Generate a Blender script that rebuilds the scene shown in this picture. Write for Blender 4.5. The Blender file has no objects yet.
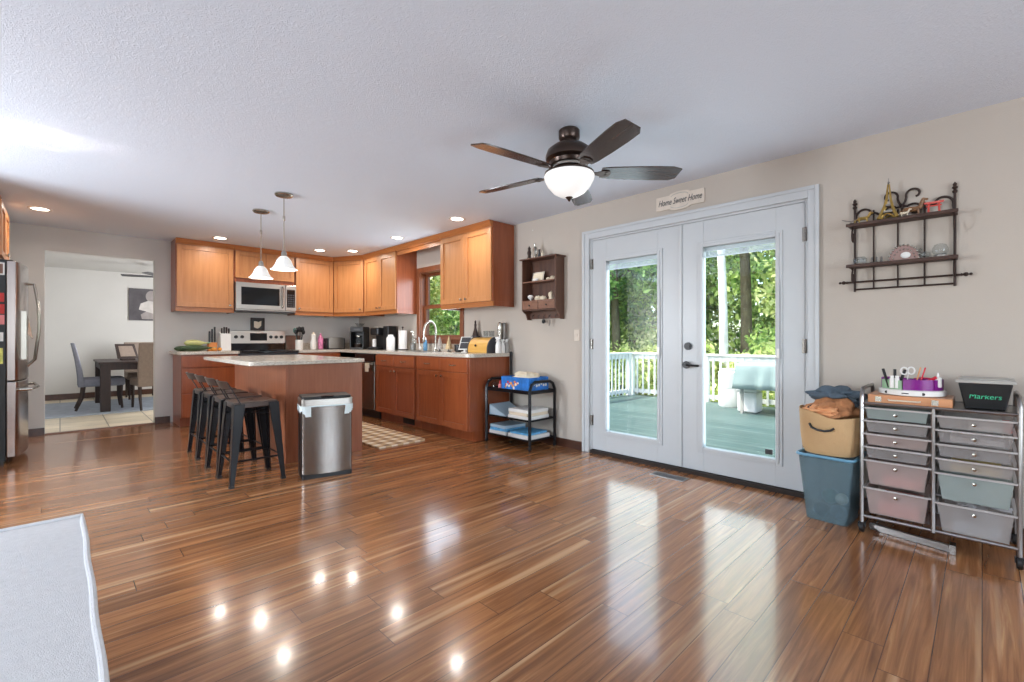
import bpy, math, random
from mathutils import Vector, Matrix, noise
random.seed(7)
S = bpy.context.scene
COL = S.collection
PI = math.pi
R = math.radians

# ------------------------------------------------------------------ camera
F_PX = 461.0
CAM_H = 1.116
YAW = math.atan2(452.0, 461.0)
cam_d = bpy.data.cameras.new('camera')
cam = bpy.data.objects.new('camera', cam_d)
COL.objects.link(cam)
cam.location = (0, 0, CAM_H)
cam.rotation_euler = (R(90), 0, -YAW)
cam_d.sensor_fit = 'HORIZONTAL'
cam_d.sensor_width = 36.0
cam_d.lens = 36.0 * F_PX / 1024.0
cam_d.shift_y = -(341.0 - 339.5) / 1024.0
cam_d.clip_start = 0.02
cam_d.clip_end = 500
S.camera = cam

# ------------------------------------------------------------------ exposure
S.view_settings.view_transform = 'Standard'
S.view_settings.look = 'None'
S.view_settings.gamma = 1.0
S.view_settings.use_curve_mapping = False
S.view_settings.exposure = 0.40

# ------------------------------------------------------------------ sky and sun
world = bpy.data.worlds.new('world')
S.world = world
world.use_nodes = True
wn = world.node_tree
wn.nodes.clear()
wo = wn.nodes.new('ShaderNodeOutputWorld')
wb = wn.nodes.new('ShaderNodeBackground')
ws = wn.nodes.new('ShaderNodeTexSky')
ws.sky_type = 'NISHITA'
ws.sun_disc = False
ws.sun_elevation = R(50)
ws.sun_rotation = R(-60)
ws.air_density = 1.0
ws.dust_density = 2.0
wb.inputs['Strength'].default_value = 0.55
wn.links.new(ws.outputs[0], wb.inputs[0])
wn.links.new(wb.outputs[0], wo.inputs[0])

sd = bpy.data.lights.new('sun', 'SUN')
sd.energy = 7
sd.angle = R(0.6)
sd.color = (1.0, 0.95, 0.86)
sun = bpy.data.objects.new('sun', sd)
COL.objects.link(sun)
sun.rotation_euler = Vector((-0.24, 0.46, 1.0)).to_track_quat('Z', 'Y').to_euler()

def area(name, loc, direction, sx, sy, power, color, spread=180):
    l = bpy.data.lights.new(name, 'AREA')
    l.shape = 'RECTANGLE'; l.size = sx; l.size_y = sy
    l.energy = power; l.color = color; l.spread = R(spread)
    o = bpy.data.objects.new(name, l); COL.objects.link(o)
    o.location = loc
    o.rotation_euler = (-Vector(direction)).to_track_quat('Z', 'Y').to_euler()
    return o
# daylight at doors, kitchen and left windows; side, front and dining fills are added
DAY = (0.83, 0.91, 1.0)
area('daylight_left_window', (-2.55, 4.70, 1.40), (1, 0, 0.04), 0.8, 1.4, 108, DAY, 155)
area('side_fill_lamp', (-2.55, 0.9, 1.45), (1, 0, 0.12), 2.2, 1.5, 36, DAY)  # fill lamp; the window here is unseen and added
area('front_fill_lamp', (1.2, -3.45, 1.45), (0, 1, 0.12), 3.0, 1.5, 92, DAY)  # added fill from behind the camera, no window known there
area('daylight_french_doors', (3.80, 1.79, 1.05), (-1, 0, 0), 1.5, 1.6, 20, DAY)
area('dining_fill_lamp', (2.7, 9.6, 1.5), (-1, 0, 0), 1.6, 1.4, 84, (0.97, 0.98, 1.0))  # added fill lamp inside the dining room; this wall holds no window
area('daylight_kitchen_window', (3.80, 5.25, 1.6), (-1, 0, 0), 0.8, 0.8, 8, DAY)

# narrow lamp added for the streak of sunlight reflected up onto the ceiling
area('ceiling_streak_lamp', (-2.5, 4.25, 1.30), (1, 0.0, 0.53), 0.3, 0.05, 0.45, (1.0, 0.98, 0.95), 14)

XR = 3.757      # right wall
YB = 7.68       # kitchen wall
HC = 2.44       # ceiling
XL = -2.6
YF = -3.5
CT = 0.96       # counter top height

# ------------------------------------------------------------------ materials
MATS = {}
def new_mat(name):
    m = bpy.data.materials.new(name); m.use_nodes = True
    nt = m.node_tree; b = nt.nodes['Principled BSDF']
    MATS[name] = m
    return m, nt, b
def N(nt, t, **kw):
    n = nt.nodes.new(t)
    for k, v in kw.items():
        if hasattr(n, k): setattr(n, k, v)
        else: n.inputs[k].default_value = v
    return n
def L(nt, a, b): nt.links.new(a, b)
def ramp(nt, stops):
    n = nt.nodes.new('ShaderNodeValToRGB')
    cr = n.color_ramp
    while len(cr.elements) < len(stops): cr.elements.new(0.5)
    for e, (p, c) in zip(cr.elements, stops):
        e.position = p; e.color = (*c, 1) if len(c) == 3 else c
    return n
def s2l(r, g, b):
    f = lambda v: (v / 255 / 12.92) if v / 255 <= 0.04045 else ((v / 255 + 0.055) / 1.055) ** 2.4
    return (f(r), f(g), f(b))
def plain(name, col, rough=0.5, metal=0.0, var=0.06, scale=8.0, bump=0.0, bscale=60, spec=0.5, stretch=(1, 1, 1), **kw):
    m, nt, b = new_mat(name)
    tc = N(nt, 'ShaderNodeTexCoord'); mp = N(nt, 'ShaderNodeMapping'); mp.inputs['Scale'].default_value = stretch
    L(nt, tc.outputs['Object'], mp.inputs[0])
    nz = N(nt, 'ShaderNodeTexNoise'); nz.inputs['Scale'].default_value = scale; nz.inputs['Detail'].default_value = 4
    L(nt, mp.outputs[0], nz.inputs['Vector'])
    c1 = tuple(max(0, c * (1 - var)) for c in col); c2 = tuple(min(1, c * (1 + var)) for c in col)
    r = ramp(nt, [(0.3, c1), (0.7, c2)]); L(nt, nz.outputs['Fac'], r.inputs[0]); L(nt, r.outputs[0], b.inputs['Base Color'])
    b.inputs['Roughness'].default_value = rough; b.inputs['Metallic'].default_value = metal
    b.inputs['Specular IOR Level'].default_value = spec
    if bump:
        n2 = N(nt, 'ShaderNodeTexNoise'); n2.inputs['Scale'].default_value = bscale; n2.inputs['Detail'].default_value = 3
        L(nt, mp.outputs[0], n2.inputs['Vector'])
        bp = N(nt, 'ShaderNodeBump'); bp.inputs['Strength'].default_value = bump; bp.inputs['Distance'].default_value = 0.01
        L(nt, n2.outputs['Fac'], bp.inputs['Height']); L(nt, bp.outputs[0], b.inputs['Normal'])
    for k, v in kw.items(): b.inputs[k].default_value = v
    return m
def wood(name, c1, c2, rough=0.35, axis='z', scale=1.0):
    m, nt, b = new_mat(name)
    tc = N(nt, 'ShaderNodeTexCoord'); mp = N(nt, 'ShaderNodeMapping')
    sc = {'z': (22, 22, 1.6), 'x': (1.6, 22, 22), 'y': (22, 1.6, 22)}[axis]
    mp.inputs['Scale'].default_value = tuple(v * scale for v in sc)
    L(nt, tc.outputs['Object'], mp.inputs[0])
    nz = N(nt, 'ShaderNodeTexNoise'); nz.inputs['Scale'].default_value = 1.6; nz.inputs['Detail'].default_value = 6; nz.inputs['Distortion'].default_value = 0.4
    L(nt, mp.outputs[0], nz.inputs['Vector'])
    r = ramp(nt, [(0.28, c1), (0.72, c2)]); L(nt, nz.outputs['Fac'], r.inputs[0]); L(nt, r.outputs[0], b.inputs['Base Color'])
    b.inputs['Roughness'].default_value = rough
    b.inputs['Coat Weight'].default_value = 0.25; b.inputs['Coat Roughness'].default_value = 0.25
    return m
def emit(name, col, strength, base=(0.9, 0.9, 0.88)):
    m, nt, b = new_mat(name)
    b.inputs['Base Color'].default_value = (*base, 1); b.inputs['Emission Color'].default_value = (*col, 1)
    b.inputs['Emission Strength'].default_value = strength; b.inputs['Roughness'].default_value = 0.4
    return m
def paint_wall(name, col, bump=0.12):
    return plain(name, col, rough=0.75, var=0.02, scale=2.0, bump=bump, bscale=160, spec=0.25)
def pane_glass(name, tint=(0.97, 1.0, 0.99)):
    m = bpy.data.materials.new(name); m.use_nodes = True; nt = m.node_tree; nt.nodes.clear(); MATS[name] = m
    o = N(nt, 'ShaderNodeOutputMaterial'); mx = N(nt, 'ShaderNodeMixShader'); t = N(nt, 'ShaderNodeBsdfTransparent'); g = N(nt, 'ShaderNodeBsdfGlossy')
    lw = N(nt, 'ShaderNodeLayerWeight'); lw.inputs['Blend'].default_value = 0.5
    pw = N(nt, 'ShaderNodeMath', operation='POWER'); pw.inputs[1].default_value = 5.0; L(nt, lw.outputs['Facing'], pw.inputs[0])
    fr = N(nt, 'ShaderNodeMath', operation='MULTIPLY_ADD'); fr.inputs[1].default_value = 0.9; fr.inputs[2].default_value = 0.045; L(nt, pw.outputs[0], fr.inputs[0])
    t.inputs['Color'].default_value = (*tint, 1); g.inputs['Roughness'].default_value = 0.0
    L(nt, fr.outputs[0], mx.inputs[0]); L(nt, t.outputs[0], mx.inputs[1]); L(nt, g.outputs[0], mx.inputs[2]); L(nt, mx.outputs[0], o.inputs[0])
    return m
def frosted(name, col, opacity=0.55, rough=0.3):
    """milky translucent plastic: part of the light passes, part is scattered"""
    m = bpy.data.materials.new(name); m.use_nodes = True; nt = m.node_tree; b = nt.nodes['Principled BSDF']; MATS[name] = m
    o = nt.nodes['Material Output']; mx = N(nt, 'ShaderNodeMixShader'); t = N(nt, 'ShaderNodeBsdfTransparent')
    t.inputs['Color'].default_value = (*[min(1, c * 0.4 + 0.6) for c in col], 1)
    b.inputs['Base Color'].default_value = (*col, 1); b.inputs['Roughness'].default_value = rough
    mx.inputs[0].default_value = opacity
    L(nt, t.outputs[0], mx.inputs[1]); L(nt, b.outputs[0], mx.inputs[2]); L(nt, mx.outputs[0], o.inputs[0])
    return m

def floor_mat():
    m, nt, b = new_mat('walnut_laminate')
    tc = N(nt, 'ShaderNodeTexCoord'); sp = N(nt, 'ShaderNodeSeparateXYZ'); L(nt, tc.outputs['Object'], sp.inputs[0])
    W = 0.125
    dv = N(nt, 'ShaderNodeMath', operation='DIVIDE'); dv.inputs[1].default_value = W; L(nt, sp.outputs['Y'], dv.inputs[0])
    fl = N(nt, 'ShaderNodeMath', operation='FLOOR'); L(nt, dv.outputs[0], fl.inputs[0])
    wn_ = N(nt, 'ShaderNodeTexWhiteNoise', noise_dimensions='1D'); L(nt, fl.outputs[0], wn_.inputs['W'])
    ml = N(nt, 'ShaderNodeMath', operation='MULTIPLY_ADD'); ml.inputs[1].default_value = 3.1; L(nt, wn_.outputs['Value'], ml.inputs[0]); L(nt, sp.outputs['X'], ml.inputs[2])
    cb = N(nt, 'ShaderNodeCombineXYZ'); L(nt, ml.outputs[0], cb.inputs['X']); L(nt, sp.outputs['Y'], cb.inputs['Y'])
    bk = N(nt, 'ShaderNodeTexBrick'); bk.offset = 0.0; bk.squash = 1.0
    bk.inputs['Scale'].default_value = 1.0; bk.inputs['Brick Width'].default_value = 1.22; bk.inputs['Row Height'].default_value = W
    bk.inputs['Mortar Size'].default_value = 0.0018; bk.inputs['Mortar Smooth'].default_value = 0.1; bk.inputs['Bias'].default_value = 0.0
    bk.inputs['Color1'].default_value = (0, 0, 0, 1); bk.inputs['Color2'].default_value = (1, 1, 1, 1); bk.inputs['Mortar'].default_value = (0.5, 0.5, 0.5, 1)
    L(nt, cb.outputs[0], bk.inputs['Vector'])
    # grain runs along the plank; shifted per plank
    mp = N(nt, 'ShaderNodeMapping'); mp.inputs['Scale'].default_value = (1.1, 24, 1)
    ad = N(nt, 'ShaderNodeVectorMath', operation='ADD'); sc = N(nt, 'ShaderNodeVectorMath', operation='SCALE'); sc.inputs['Scale'].default_value = 7.0
    L(nt, bk.outputs['Color'], sc.inputs[0]); L(nt, cb.outputs[0], ad.inputs[0]); L(nt, sc.outputs[0], ad.inputs[1]); L(nt, ad.outputs[0], mp.inputs[0])
    g = N(nt, 'ShaderNodeTexNoise'); g.inputs['Scale'].default_value = 1.3; g.inputs['Detail'].default_value = 7; g.inputs['Roughness'].default_value = 0.62; g.inputs['Distortion'].default_value = 0.9
    L(nt, mp.outputs[0], g.inputs['Vector'])
    rg = ramp(nt, [(0.22, s2l(98, 62, 40)), (0.45, s2l(139, 91, 57)), (0.60, s2l(163, 111, 71)), (0.82, s2l(204, 155, 104))])
    L(nt, g.outputs['Fac'], rg.inputs[0])
    rb = ramp(nt, [(0.0, (0.80, 0.79, 0.78)), (0.5, (0.95, 0.94, 0.94)), (1.0, (1.10, 1.10, 1.08))]); L(nt, bk.outputs['Color'], rb.inputs[0])
    mx = N(nt, 'ShaderNodeMix', data_type='RGBA', blend_type='MULTIPLY'); mx.inputs['Factor'].default_value = 1.0
    L(nt, rg.outputs[0], mx.inputs[6]); L(nt, rb.outputs[0], mx.inputs[7])
    # pale sapwood streaks
    mp2 = N(nt, 'ShaderNodeMapping'); mp2.inputs['Scale'].default_value = (0.55, 15, 1); L(nt, ad.outputs[0], mp2.inputs[0])
    g2 = N(nt, 'ShaderNodeTexNoise'); g2.inputs['Scale'].default_value = 1.0; g2.inputs['Detail'].default_value = 2; L(nt, mp2.outputs[0], g2.inputs['Vector'])
    rs = ramp(nt, [(0.60, (0, 0, 0)), (0.72, (0.75, 0.75, 0.75))]); L(nt, g2.outputs['Fac'], rs.inputs[0])
    m2 = N(nt, 'ShaderNodeMix', data_type='RGBA'); L(nt, rs.outputs[0], m2.inputs['Factor']); L(nt, mx.outputs[2], m2.inputs[6]); m2.inputs[7].default_value = (*s2l(206, 164, 122), 1)
    m3 = N(nt, 'ShaderNodeMix', data_type='RGBA'); L(nt, bk.outputs['Fac'], m3.inputs['Factor']); L(nt, m2.outputs[2], m3.inputs[6]); m3.inputs[7].default_value = (*s2l(88, 56, 38), 1)
    L(nt, m3.outputs[2], b.inputs['Base Color'])
    b.inputs['Roughness'].default_value = 0.19
    b.inputs['Specular IOR Level'].default_value = 0.5
    b.inputs['Coat Weight'].default_value = 0.3; b.inputs['Coat Roughness'].default_value = 0.08
    sub = N(nt, 'ShaderNodeMath', operation='MULTIPLY_ADD'); sub.inputs[1].default_value = -1.0; L(nt, bk.outputs['Fac'], sub.inputs[0])
    gm = N(nt, 'ShaderNodeMath', operation='MULTIPLY'); gm.inputs[1].default_value = 0.04; L(nt, g.outputs['Fac'], gm.inputs[0]); L(nt, gm.outputs[0], sub.inputs[2])
    bp = N(nt, 'ShaderNodeBump'); bp.inputs['Strength'].default_value = 0.22; bp.inputs['Distance'].default_value = 0.003
    L(nt, sub.outputs[0], bp.inputs['Height']); L(nt, bp.outputs[0], b.inputs['Normal']); L(nt, bp.outputs[0], b.inputs['Coat Normal'])
    return m
def ceiling_mat():
    m, nt, b = new_mat('textured_ceiling_paint')
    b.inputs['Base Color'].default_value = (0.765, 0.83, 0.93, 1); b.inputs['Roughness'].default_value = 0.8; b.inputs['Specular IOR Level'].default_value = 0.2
    tc = N(nt, 'ShaderNodeTexCoord')
    n = N(nt, 'ShaderNodeTexNoise'); n.inputs['Scale'].default_value = 22; n.inputs['Detail'].default_value = 2; n.inputs['Distortion'].default_value = 3.0
    L(nt, tc.outputs['Object'], n.inputs['Vector'])
    r = ramp(nt, [(0.42, (0, 0, 0)), (0.5, (1, 1, 1)), (0.58, (0.1, 0.1, 0.1))]); L(nt, n.outputs['Fac'], r.inputs[0])
    bp = N(nt, 'ShaderNodeBump'); bp.inputs['Strength'].default_value = 0.27; bp.inputs['Distance'].default_value = 0.008
    L(nt, r.outputs[0], bp.inputs['Height']); L(nt, bp.outputs[0], b.inputs['Normal'])
    return m
def stone_mat(name, c1, c2, c3, rough):
    m, nt, b = new_mat(name)
    tc = N(nt, 'ShaderNodeTexCoord')
    n = N(nt, 'ShaderNodeTexNoise'); n.inputs['Scale'].default_value = 140; n.inputs['Detail'].default_value = 3; L(nt, tc.outputs['Object'], n.inputs['Vector'])
    r = ramp(nt, [(0.35, c1), (0.5, c2), (0.66, c3)]); L(nt, n.outputs['Fac'], r.inputs[0]); L(nt, r.outputs[0], b.inputs['Base Color'])
    b.inputs['Roughness'].default_value = rough
    return m
def board_mat(name, c1, c2, width, rough=0.6, gap=0.004, axis='y', length=50):
    """boards `width` wide running along `axis`"""
    m, nt, b = new_mat(name)
    tc = N(nt, 'ShaderNodeTexCoord'); mp = N(nt, 'ShaderNodeMapping')
    if axis == 'y': mp.inputs['Rotation'].default_value = (0, 0, R(90))
    L(nt, tc.outputs['Object'], mp.inputs[0])
    bk = N(nt, 'ShaderNodeTexBrick'); bk.offset = 0.0
    bk.inputs['Scale'].default_value = 1.0; bk.inputs['Brick Width'].default_value = length; bk.inputs['Row Height'].default_value = width
    bk.inputs['Mortar Size'].default_value = gap; bk.inputs['Color1'].default_value = (*c1, 1); bk.inputs['Color2'].default_value = (*c2, 1)
    bk.inputs['Mortar'].default_value = (*[v * 0.3 for v in c1], 1)
    L(nt, mp.outputs[0], bk.inputs['Vector'])
    nz = N(nt, 'ShaderNodeTexNoise'); nz.inputs['Scale'].default_value = 3; nz.inputs['Detail'].default_value = 5; L(nt, tc.outputs['Object'], nz.inputs['Vector'])
    r = ramp(nt, [(0.3, (0.85, 0.85, 0.85)), (0.7, (1.1, 1.1, 1.1))]); L(nt, nz.outputs['Fac'], r.inputs[0])
    mx = N(nt, 'ShaderNodeMix', data_type='RGBA', blend_type='MULTIPLY'); mx.inputs['Factor'].default_value = 1.0
    L(nt, bk.outputs['Color'], mx.inputs[6]); L(nt, r.outputs[0], mx.inputs[7]); L(nt, mx.outputs[2], b.inputs['Base Color'])
    b.inputs['Roughness'].default_value = rough
    return m
def checker_mat(name, c1, c2, c3, size):
    m, nt, b = new_mat(name)
    tc = N(nt, 'ShaderNodeTexCoord')
    def tri(axis):
        sp = N(nt, 'ShaderNodeSeparateXYZ'); L(nt, tc.outputs['Object'], sp.inputs[0])
        a = N(nt, 'ShaderNodeMath', operation='DIVIDE'); a.inputs[1].default_value = size; L(nt, sp.outputs[axis], a.inputs[0])
        f = N(nt, 'ShaderNodeMath', operation='FRACT'); L(nt, a.outputs[0], f.inputs[0])
        g = N(nt, 'ShaderNodeMath', operation='GREATER_THAN'); g.inputs[1].default_value = 0.5; L(nt, f.outputs[0], g.inputs[0])
        return g
    gx, gy = tri('X'), tri('Y')
    ad = N(nt, 'ShaderNodeMath', operation='ADD'); L(nt, gx.outputs[0], ad.inputs[0]); L(nt, gy.outputs[0], ad.inputs[1])
    hf = N(nt, 'ShaderNodeMath', operation='MULTIPLY'); hf.inputs[1].default_value = 0.5; L(nt, ad.outputs[0], hf.inputs[0])
    r = ramp(nt, [(0.0, c1), (0.3, c2), (0.8, c3)]); r.color_ramp.interpolation = 'CONSTANT'
    L(nt, hf.outputs[0], r.inputs[0]); L(nt, r.outputs[0], b.inputs['Base Color']); b.inputs['Roughness'].default_value = 0.9
    return m
def foliage_mat(name, c1, c2):
    m = bpy.data.materials.new(name); m.use_nodes = True; nt = m.node_tree; b = nt.nodes['Principled BSDF']; MATS[name] = m
    o = nt.nodes['Material Output']
    ge = N(nt, 'ShaderNodeNewGeometry')
    dk = tuple(v*0.42 for v in c1); hi = tuple(min(.95, v*1.25) for v in c2)
    r = ramp(nt, [(0.0, dk), (0.35, c1), (0.75, c2), (1.0, hi)]); L(nt, ge.outputs['Random Per Island'], r.inputs[0]); L(nt, r.outputs[0], b.inputs['Base Color']); b.inputs['Roughness'].default_value = 0.55
    t = N(nt, 'ShaderNodeBsdfTranslucent'); L(nt, r.outputs[0], t.inputs['Color'])
    mx = N(nt, 'ShaderNodeMixShader'); mx.inputs[0].default_value = 0.45
    L(nt, b.outputs[0], mx.inputs[1]); L(nt, t.outputs[0], mx.inputs[2]); L(nt, mx.outputs[0], o.inputs[0])
    return m

M = {}
M['floor'] = floor_mat()
M['ceiling'] = ceiling_mat()
M['greige'] = paint_wall('greige_wall_paint', s2l(189, 179, 168))
M['grey_wall'] = paint_wall('pale_grey_wall_paint', s2l(210, 208, 204))
M['white_paint'] = plain('white_door_paint', s2l(192, 195, 197), rough=0.35, var=0.01)
M['dark_base'] = wood('dark_baseboard_wood', s2l(62, 36, 25), s2l(86, 50, 34), axis='y')
M['honey'] = wood('honey_maple', s2l(178, 118, 70), s2l(194, 135, 84), rough=0.38)
M['honey_h'] = wood('honey_maple_crown', s2l(166, 98, 48), s2l(186, 116, 60), rough=0.38, axis='x')
M['cherry'] = wood('cherry_veneer', s2l(142, 70, 36), s2l(162, 86, 46), rough=0.32)
M['cherry_side'] = wood('cherry_end_panel', s2l(134, 68, 38), s2l(156, 84, 50), rough=0.3)
M['window_wood'] = wood('stained_window_wood', s2l(112, 62, 36), s2l(140, 82, 50), rough=0.4)
M['counter'] = stone_mat('speckled_beige_counter', s2l(150, 138, 124), s2l(200, 190, 176), s2l(222, 214, 202), 0.16)
M['steel'] = plain('brushed_steel', s2l(146, 141, 136), rough=0.27, metal=1.0, var=0.05, scale=3, stretch=(60, 60, 1))
M['steel_h'] = plain('brushed_steel_horizontal', s2l(186, 182, 176), rough=0.3, metal=1.0, var=0.05, scale=3, stretch=(1, 1, 60))
M['nickel'] = plain('satin_nickel', s2l(178, 173, 164), rough=0.25, metal=1.0, var=0.02)
M['chrome'] = plain('chrome_tube', s2l(150, 146, 144), rough=0.3, metal=1.0, var=0.02)
M['black_metal'] = plain('black_powder_coat', s2l(22, 22, 26), rough=0.28, metal=0.4, var=0.05)
M['gun_metal'] = plain('gunmetal_seat', s2l(84, 74, 70), rough=0.3, metal=0.7, var=0.08)
M['black'] = plain('black_plastic', s2l(20, 20, 22), rough=0.42, var=0.05)
M['black_glass'] = plain('black_glass', s2l(14, 15, 18), rough=0.06, var=0.02)
M['dark_grey'] = plain('dark_grey_plastic', s2l(60, 60, 64), rough=0.4)
M['iron'] = plain('rusty_iron', s2l(52, 36, 30), rough=0.6, metal=0.2, var=0.2)
M['board_brown'] = plain('dark_brown_board', s2l(70, 46, 36), rough=0.6, var=.15, scale=12)
M['walnut'] = wood('walnut_shelf', s2l(74, 46, 34), s2l(98, 64, 48), rough=0.4)
M['walnut_light'] = wood('walnut_drawer', s2l(112, 74, 56), s2l(132, 90, 68), rough=0.4, axis='x')
M['espresso'] = wood('espresso_wood', s2l(36, 22, 19), s2l(52, 32, 26), rough=0.5)
M['espresso'].node_tree.nodes['Principled BSDF'].inputs['Coat Weight'].default_value = 0.0
M['white'] = plain('white_ceramic', s2l(232, 230, 226), rough=0.25, var=0.02)
M['cream'] = plain('cream_matt', s2l(222, 208, 184), rough=0.5, var=0.06)
M['paper'] = plain('paper_white', s2l(226, 224, 220), rough=0.8, var=0.03)
M['sofa'] = plain('pale_grey_linen', s2l(208, 206, 206), rough=0.9, var=0.05, scale=60, bump=0.35, bscale=420, stretch=(1, 1, 1))
M['blue_rug'] = plain('blue_grey_rug', s2l(172, 181, 194), rough=0.95, var=0.14, scale=9, bump=0.4, bscale=200)
M['glass'] = pane_glass('window_glass')
M['clear'] = pane_glass('clear_glassware', (0.86, 0.88, 0.88))
M['clear_drawer'] = frosted('milky_clear_plastic', s2l(205, 198, 194), 0.32)
M['blue_clear'] = frosted('blue_translucent_plastic', s2l(140, 165, 174), 0.30)
M['blinds'] = plain('white_blind_slats', s2l(205, 210, 218), rough=0.5)
M['gap'] = plain('dark_gap', s2l(36, 24, 18), rough=0.7)

# ------------------------------------------------------------------ geometry helpers
class MB:
    def __init__(self): self.v = []; self.f = []; self.m = []; self.mi = 0
    def add(self, vs, fs):
        b = len(self.v); self.v += [tuple(p) for p in vs]
        for f in fs: self.f.append([b + i for i in f]); self.m.append(self.mi)
    def box(self, x0, x1, y0, y1, z0, z1):
        if x0 > x1: x0, x1 = x1, x0
        if y0 > y1: y0, y1 = y1, y0
        if z0 > z1: z0, z1 = z1, z0
        self.add([(x0,y0,z0),(x1,y0,z0),(x1,y1,z0),(x0,y1,z0),(x0,y0,z1),(x1,y0,z1),(x1,y1,z1),(x0,y1,z1)],
                 [(0,3,2,1),(4,5,6,7),(0,1,5,4),(1,2,6,5),(2,3,7,6),(3,0,4,7)]); return self
    def hexa(self, p): # 8 points, bottom 4 ccw then top 4
        self.add(p, [(0,3,2,1),(4,5,6,7),(0,1,5,4),(1,2,6,5),(2,3,7,6),(3,0,4,7)]); return self
    def prism(self, poly, z0, z1, axis='z'):
        n = len(poly)
        def mk(a, b, h):
            return {'z': (a, b, h), 'y': (a, h, b), 'x': (h, a, b)}[axis]
        self.add([mk(a, b, z0) for a, b in poly] + [mk(a, b, z1) for a, b in poly],
                 [tuple(range(n))[::-1], tuple(range(n, 2*n))] + [(i, (i+1) % n, n + (i+1) % n, n + i) for i in range(n)]); return self
    def lathe(self, prof, c=(0,0,0), seg=24, axis='z', sx=1.0, sy=1.0, caps=True):
        n = len(prof); vs = []
        for i in range(seg):
            a = 2*PI*i/seg; ca, sa = math.cos(a)*sx, math.sin(a)*sy
            for r, h in prof:
                p = {'z': (r*ca, r*sa, h), 'y': (r*ca, h, r*sa), 'x': (h, r*ca, r*sa)}[axis]
                vs.append((c[0]+p[0], c[1]+p[1], c[2]+p[2]))
        fs = []
        for i in range(seg):
            j = (i+1) % seg
            for k in range(n-1): fs.append((i*n+k, j*n+k, j*n+k+1, i*n+k+1))
        if caps:
            if prof[0][0] > 1e-5: fs.append(tuple(i*n for i in range(seg))[::-1])
            if prof[-1][0] > 1e-5: fs.append(tuple(i*n+n-1 for i in range(seg)))
        self.add(vs, fs); return self
    def cyl(self, c, r, h, axis='z', seg=20): return self.lathe([(r, 0), (r, h)], c, seg, axis)
    def ball(self, c, r, seg=14, sx=1, sy=1, sz=1):
        prof = [(max(1e-6, r*math.sin(PI*k/8)), -r*sz*math.cos(PI*k/8)) for k in range(9)]
        return self.lathe(prof, c, seg, 'z', sx, sy, caps=False)
    def tube(self, pts, r, seg=8, closed=False, r_end=None):
        pts = [Vector(p) for p in pts]; n = len(pts); vs = []; fs = []
        up = None
        for i, p in enumerate(pts):
            if closed: t = (pts[(i+1) % n] - pts[i-1])
            elif i == 0: t = pts[1]-pts[0]
            elif i == n-1: t = pts[-1]-pts[-2]
            else: t = (pts[i+1]-pts[i]).normalized() + (pts[i]-pts[i-1]).normalized()
            t.normalize()
            if up is None:
                up = Vector((0,0,1)) if abs(t.z) < 0.9 else Vector((1,0,0))
                a = t.cross(up).normalized()
            else:
                a = (a - t*a.dot(t)).normalized()
            b = t.cross(a)
            rr = r if r_end is None else r + (r_end - r)*i/(n-1)
            for k in range(seg):
                an = 2*PI*k/seg
                vs.append(p + a*math.cos(an)*rr + b*math.sin(an)*rr)
        for i in range(n if closed else n-1):
            j = (i+1) % n
            for k in range(seg):
                l = (k+1) % seg
                fs.append((i*seg+k, i*seg+l, j*seg+l, j*seg+k))
        if not closed: fs += [tuple(range(seg))[::-1], tuple((n-1)*seg+k for k in range(seg))]
        self.add(vs, fs); return self
    def bar(self, a, b, w, t=None):
        """square bar between two points"""
        t = t or w; a = Vector(a); b = Vector(b); d = (b-a).normalized()
        up = Vector((0,0,1)) if abs(d.z) < 0.95 else Vector((0,1,0))
        s = d.cross(up).normalized()*w/2; u = s.cross(d).normalized()*t/2
        self.hexa([a-s-u, a+s-u, b+s-u, b-s-u, a-s+u, a+s+u, b+s+u, b-s+u]); return self
    def blob(self, c, rx, ry, rz, amp=0.15, freq=8, seg=20, rings=12, seed=0, flat=None):
        vs = []; fs = []
        for i in range(rings+1):
            th = PI*i/rings
            for k in range(seg):
                a = 2*PI*k/seg
                d = Vector((math.sin(th)*math.cos(a), math.sin(th)*math.sin(a), math.cos(th)))
                q = 1 + amp*noise.noise(d*freq*0.35 + Vector((seed*3.1, seed, 0)))*2
                p = Vector((c[0]+d.x*rx*q, c[1]+d.y*ry*q, c[2]+d.z*rz*q))
                if flat is not None and p.z < flat: p.z = flat
                vs.append(p)
        for i in range(rings):
            for k in range(seg):
                l = (k+1) % seg
                fs.append((i*seg+k, i*seg+l, (i+1)*seg+l, (i+1)*seg+k)[::-1])
        self.add(vs, fs); return self

def obj(name, mb, mat, parent=None, loc=None, rotz=0.0, bevel=0, smooth=True, tagv=None, angle=35, sub=0):
    me = bpy.data.meshes.new(name)
    me.from_pydata(mb.v, [], mb.f)
    mats = mat if isinstance(mat, (list, tuple)) else [mat]
    for m in mats: me.materials.append(MATS_get(m))
    for p, mi in zip(me.polygons, mb.m): p.material_index = mi; p.use_smooth = smooth
    me.validate(); me.update()
    import bmesh as _b
    bm = _b.new(); bm.from_mesh(me); _b.ops.recalc_face_normals(bm, faces=bm.faces); bm.to_mesh(me); bm.free()
    if smooth: me.set_sharp_from_angle(angle=R(angle))
    o = bpy.data.objects.new(name, me); COL.objects.link(o)
    if parent is not None: o.parent = parent
    if loc is not None: o.location = loc
    if rotz: o.rotation_euler = (0, 0, rotz)
    if bevel:
        bv = o.modifiers.new('bevel', 'BEVEL'); bv.width = bevel; bv.segments = 2; bv.limit_method = 'ANGLE'; bv.angle_limit = R(50)
    if sub:
        sm = o.modifiers.new('sub', 'SUBSURF'); sm.levels = sub; sm.render_levels = sub
    if tagv: tag(o, *tagv)
    return o
def MATS_get(m): return M[m] if isinstance(m, str) else m
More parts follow.
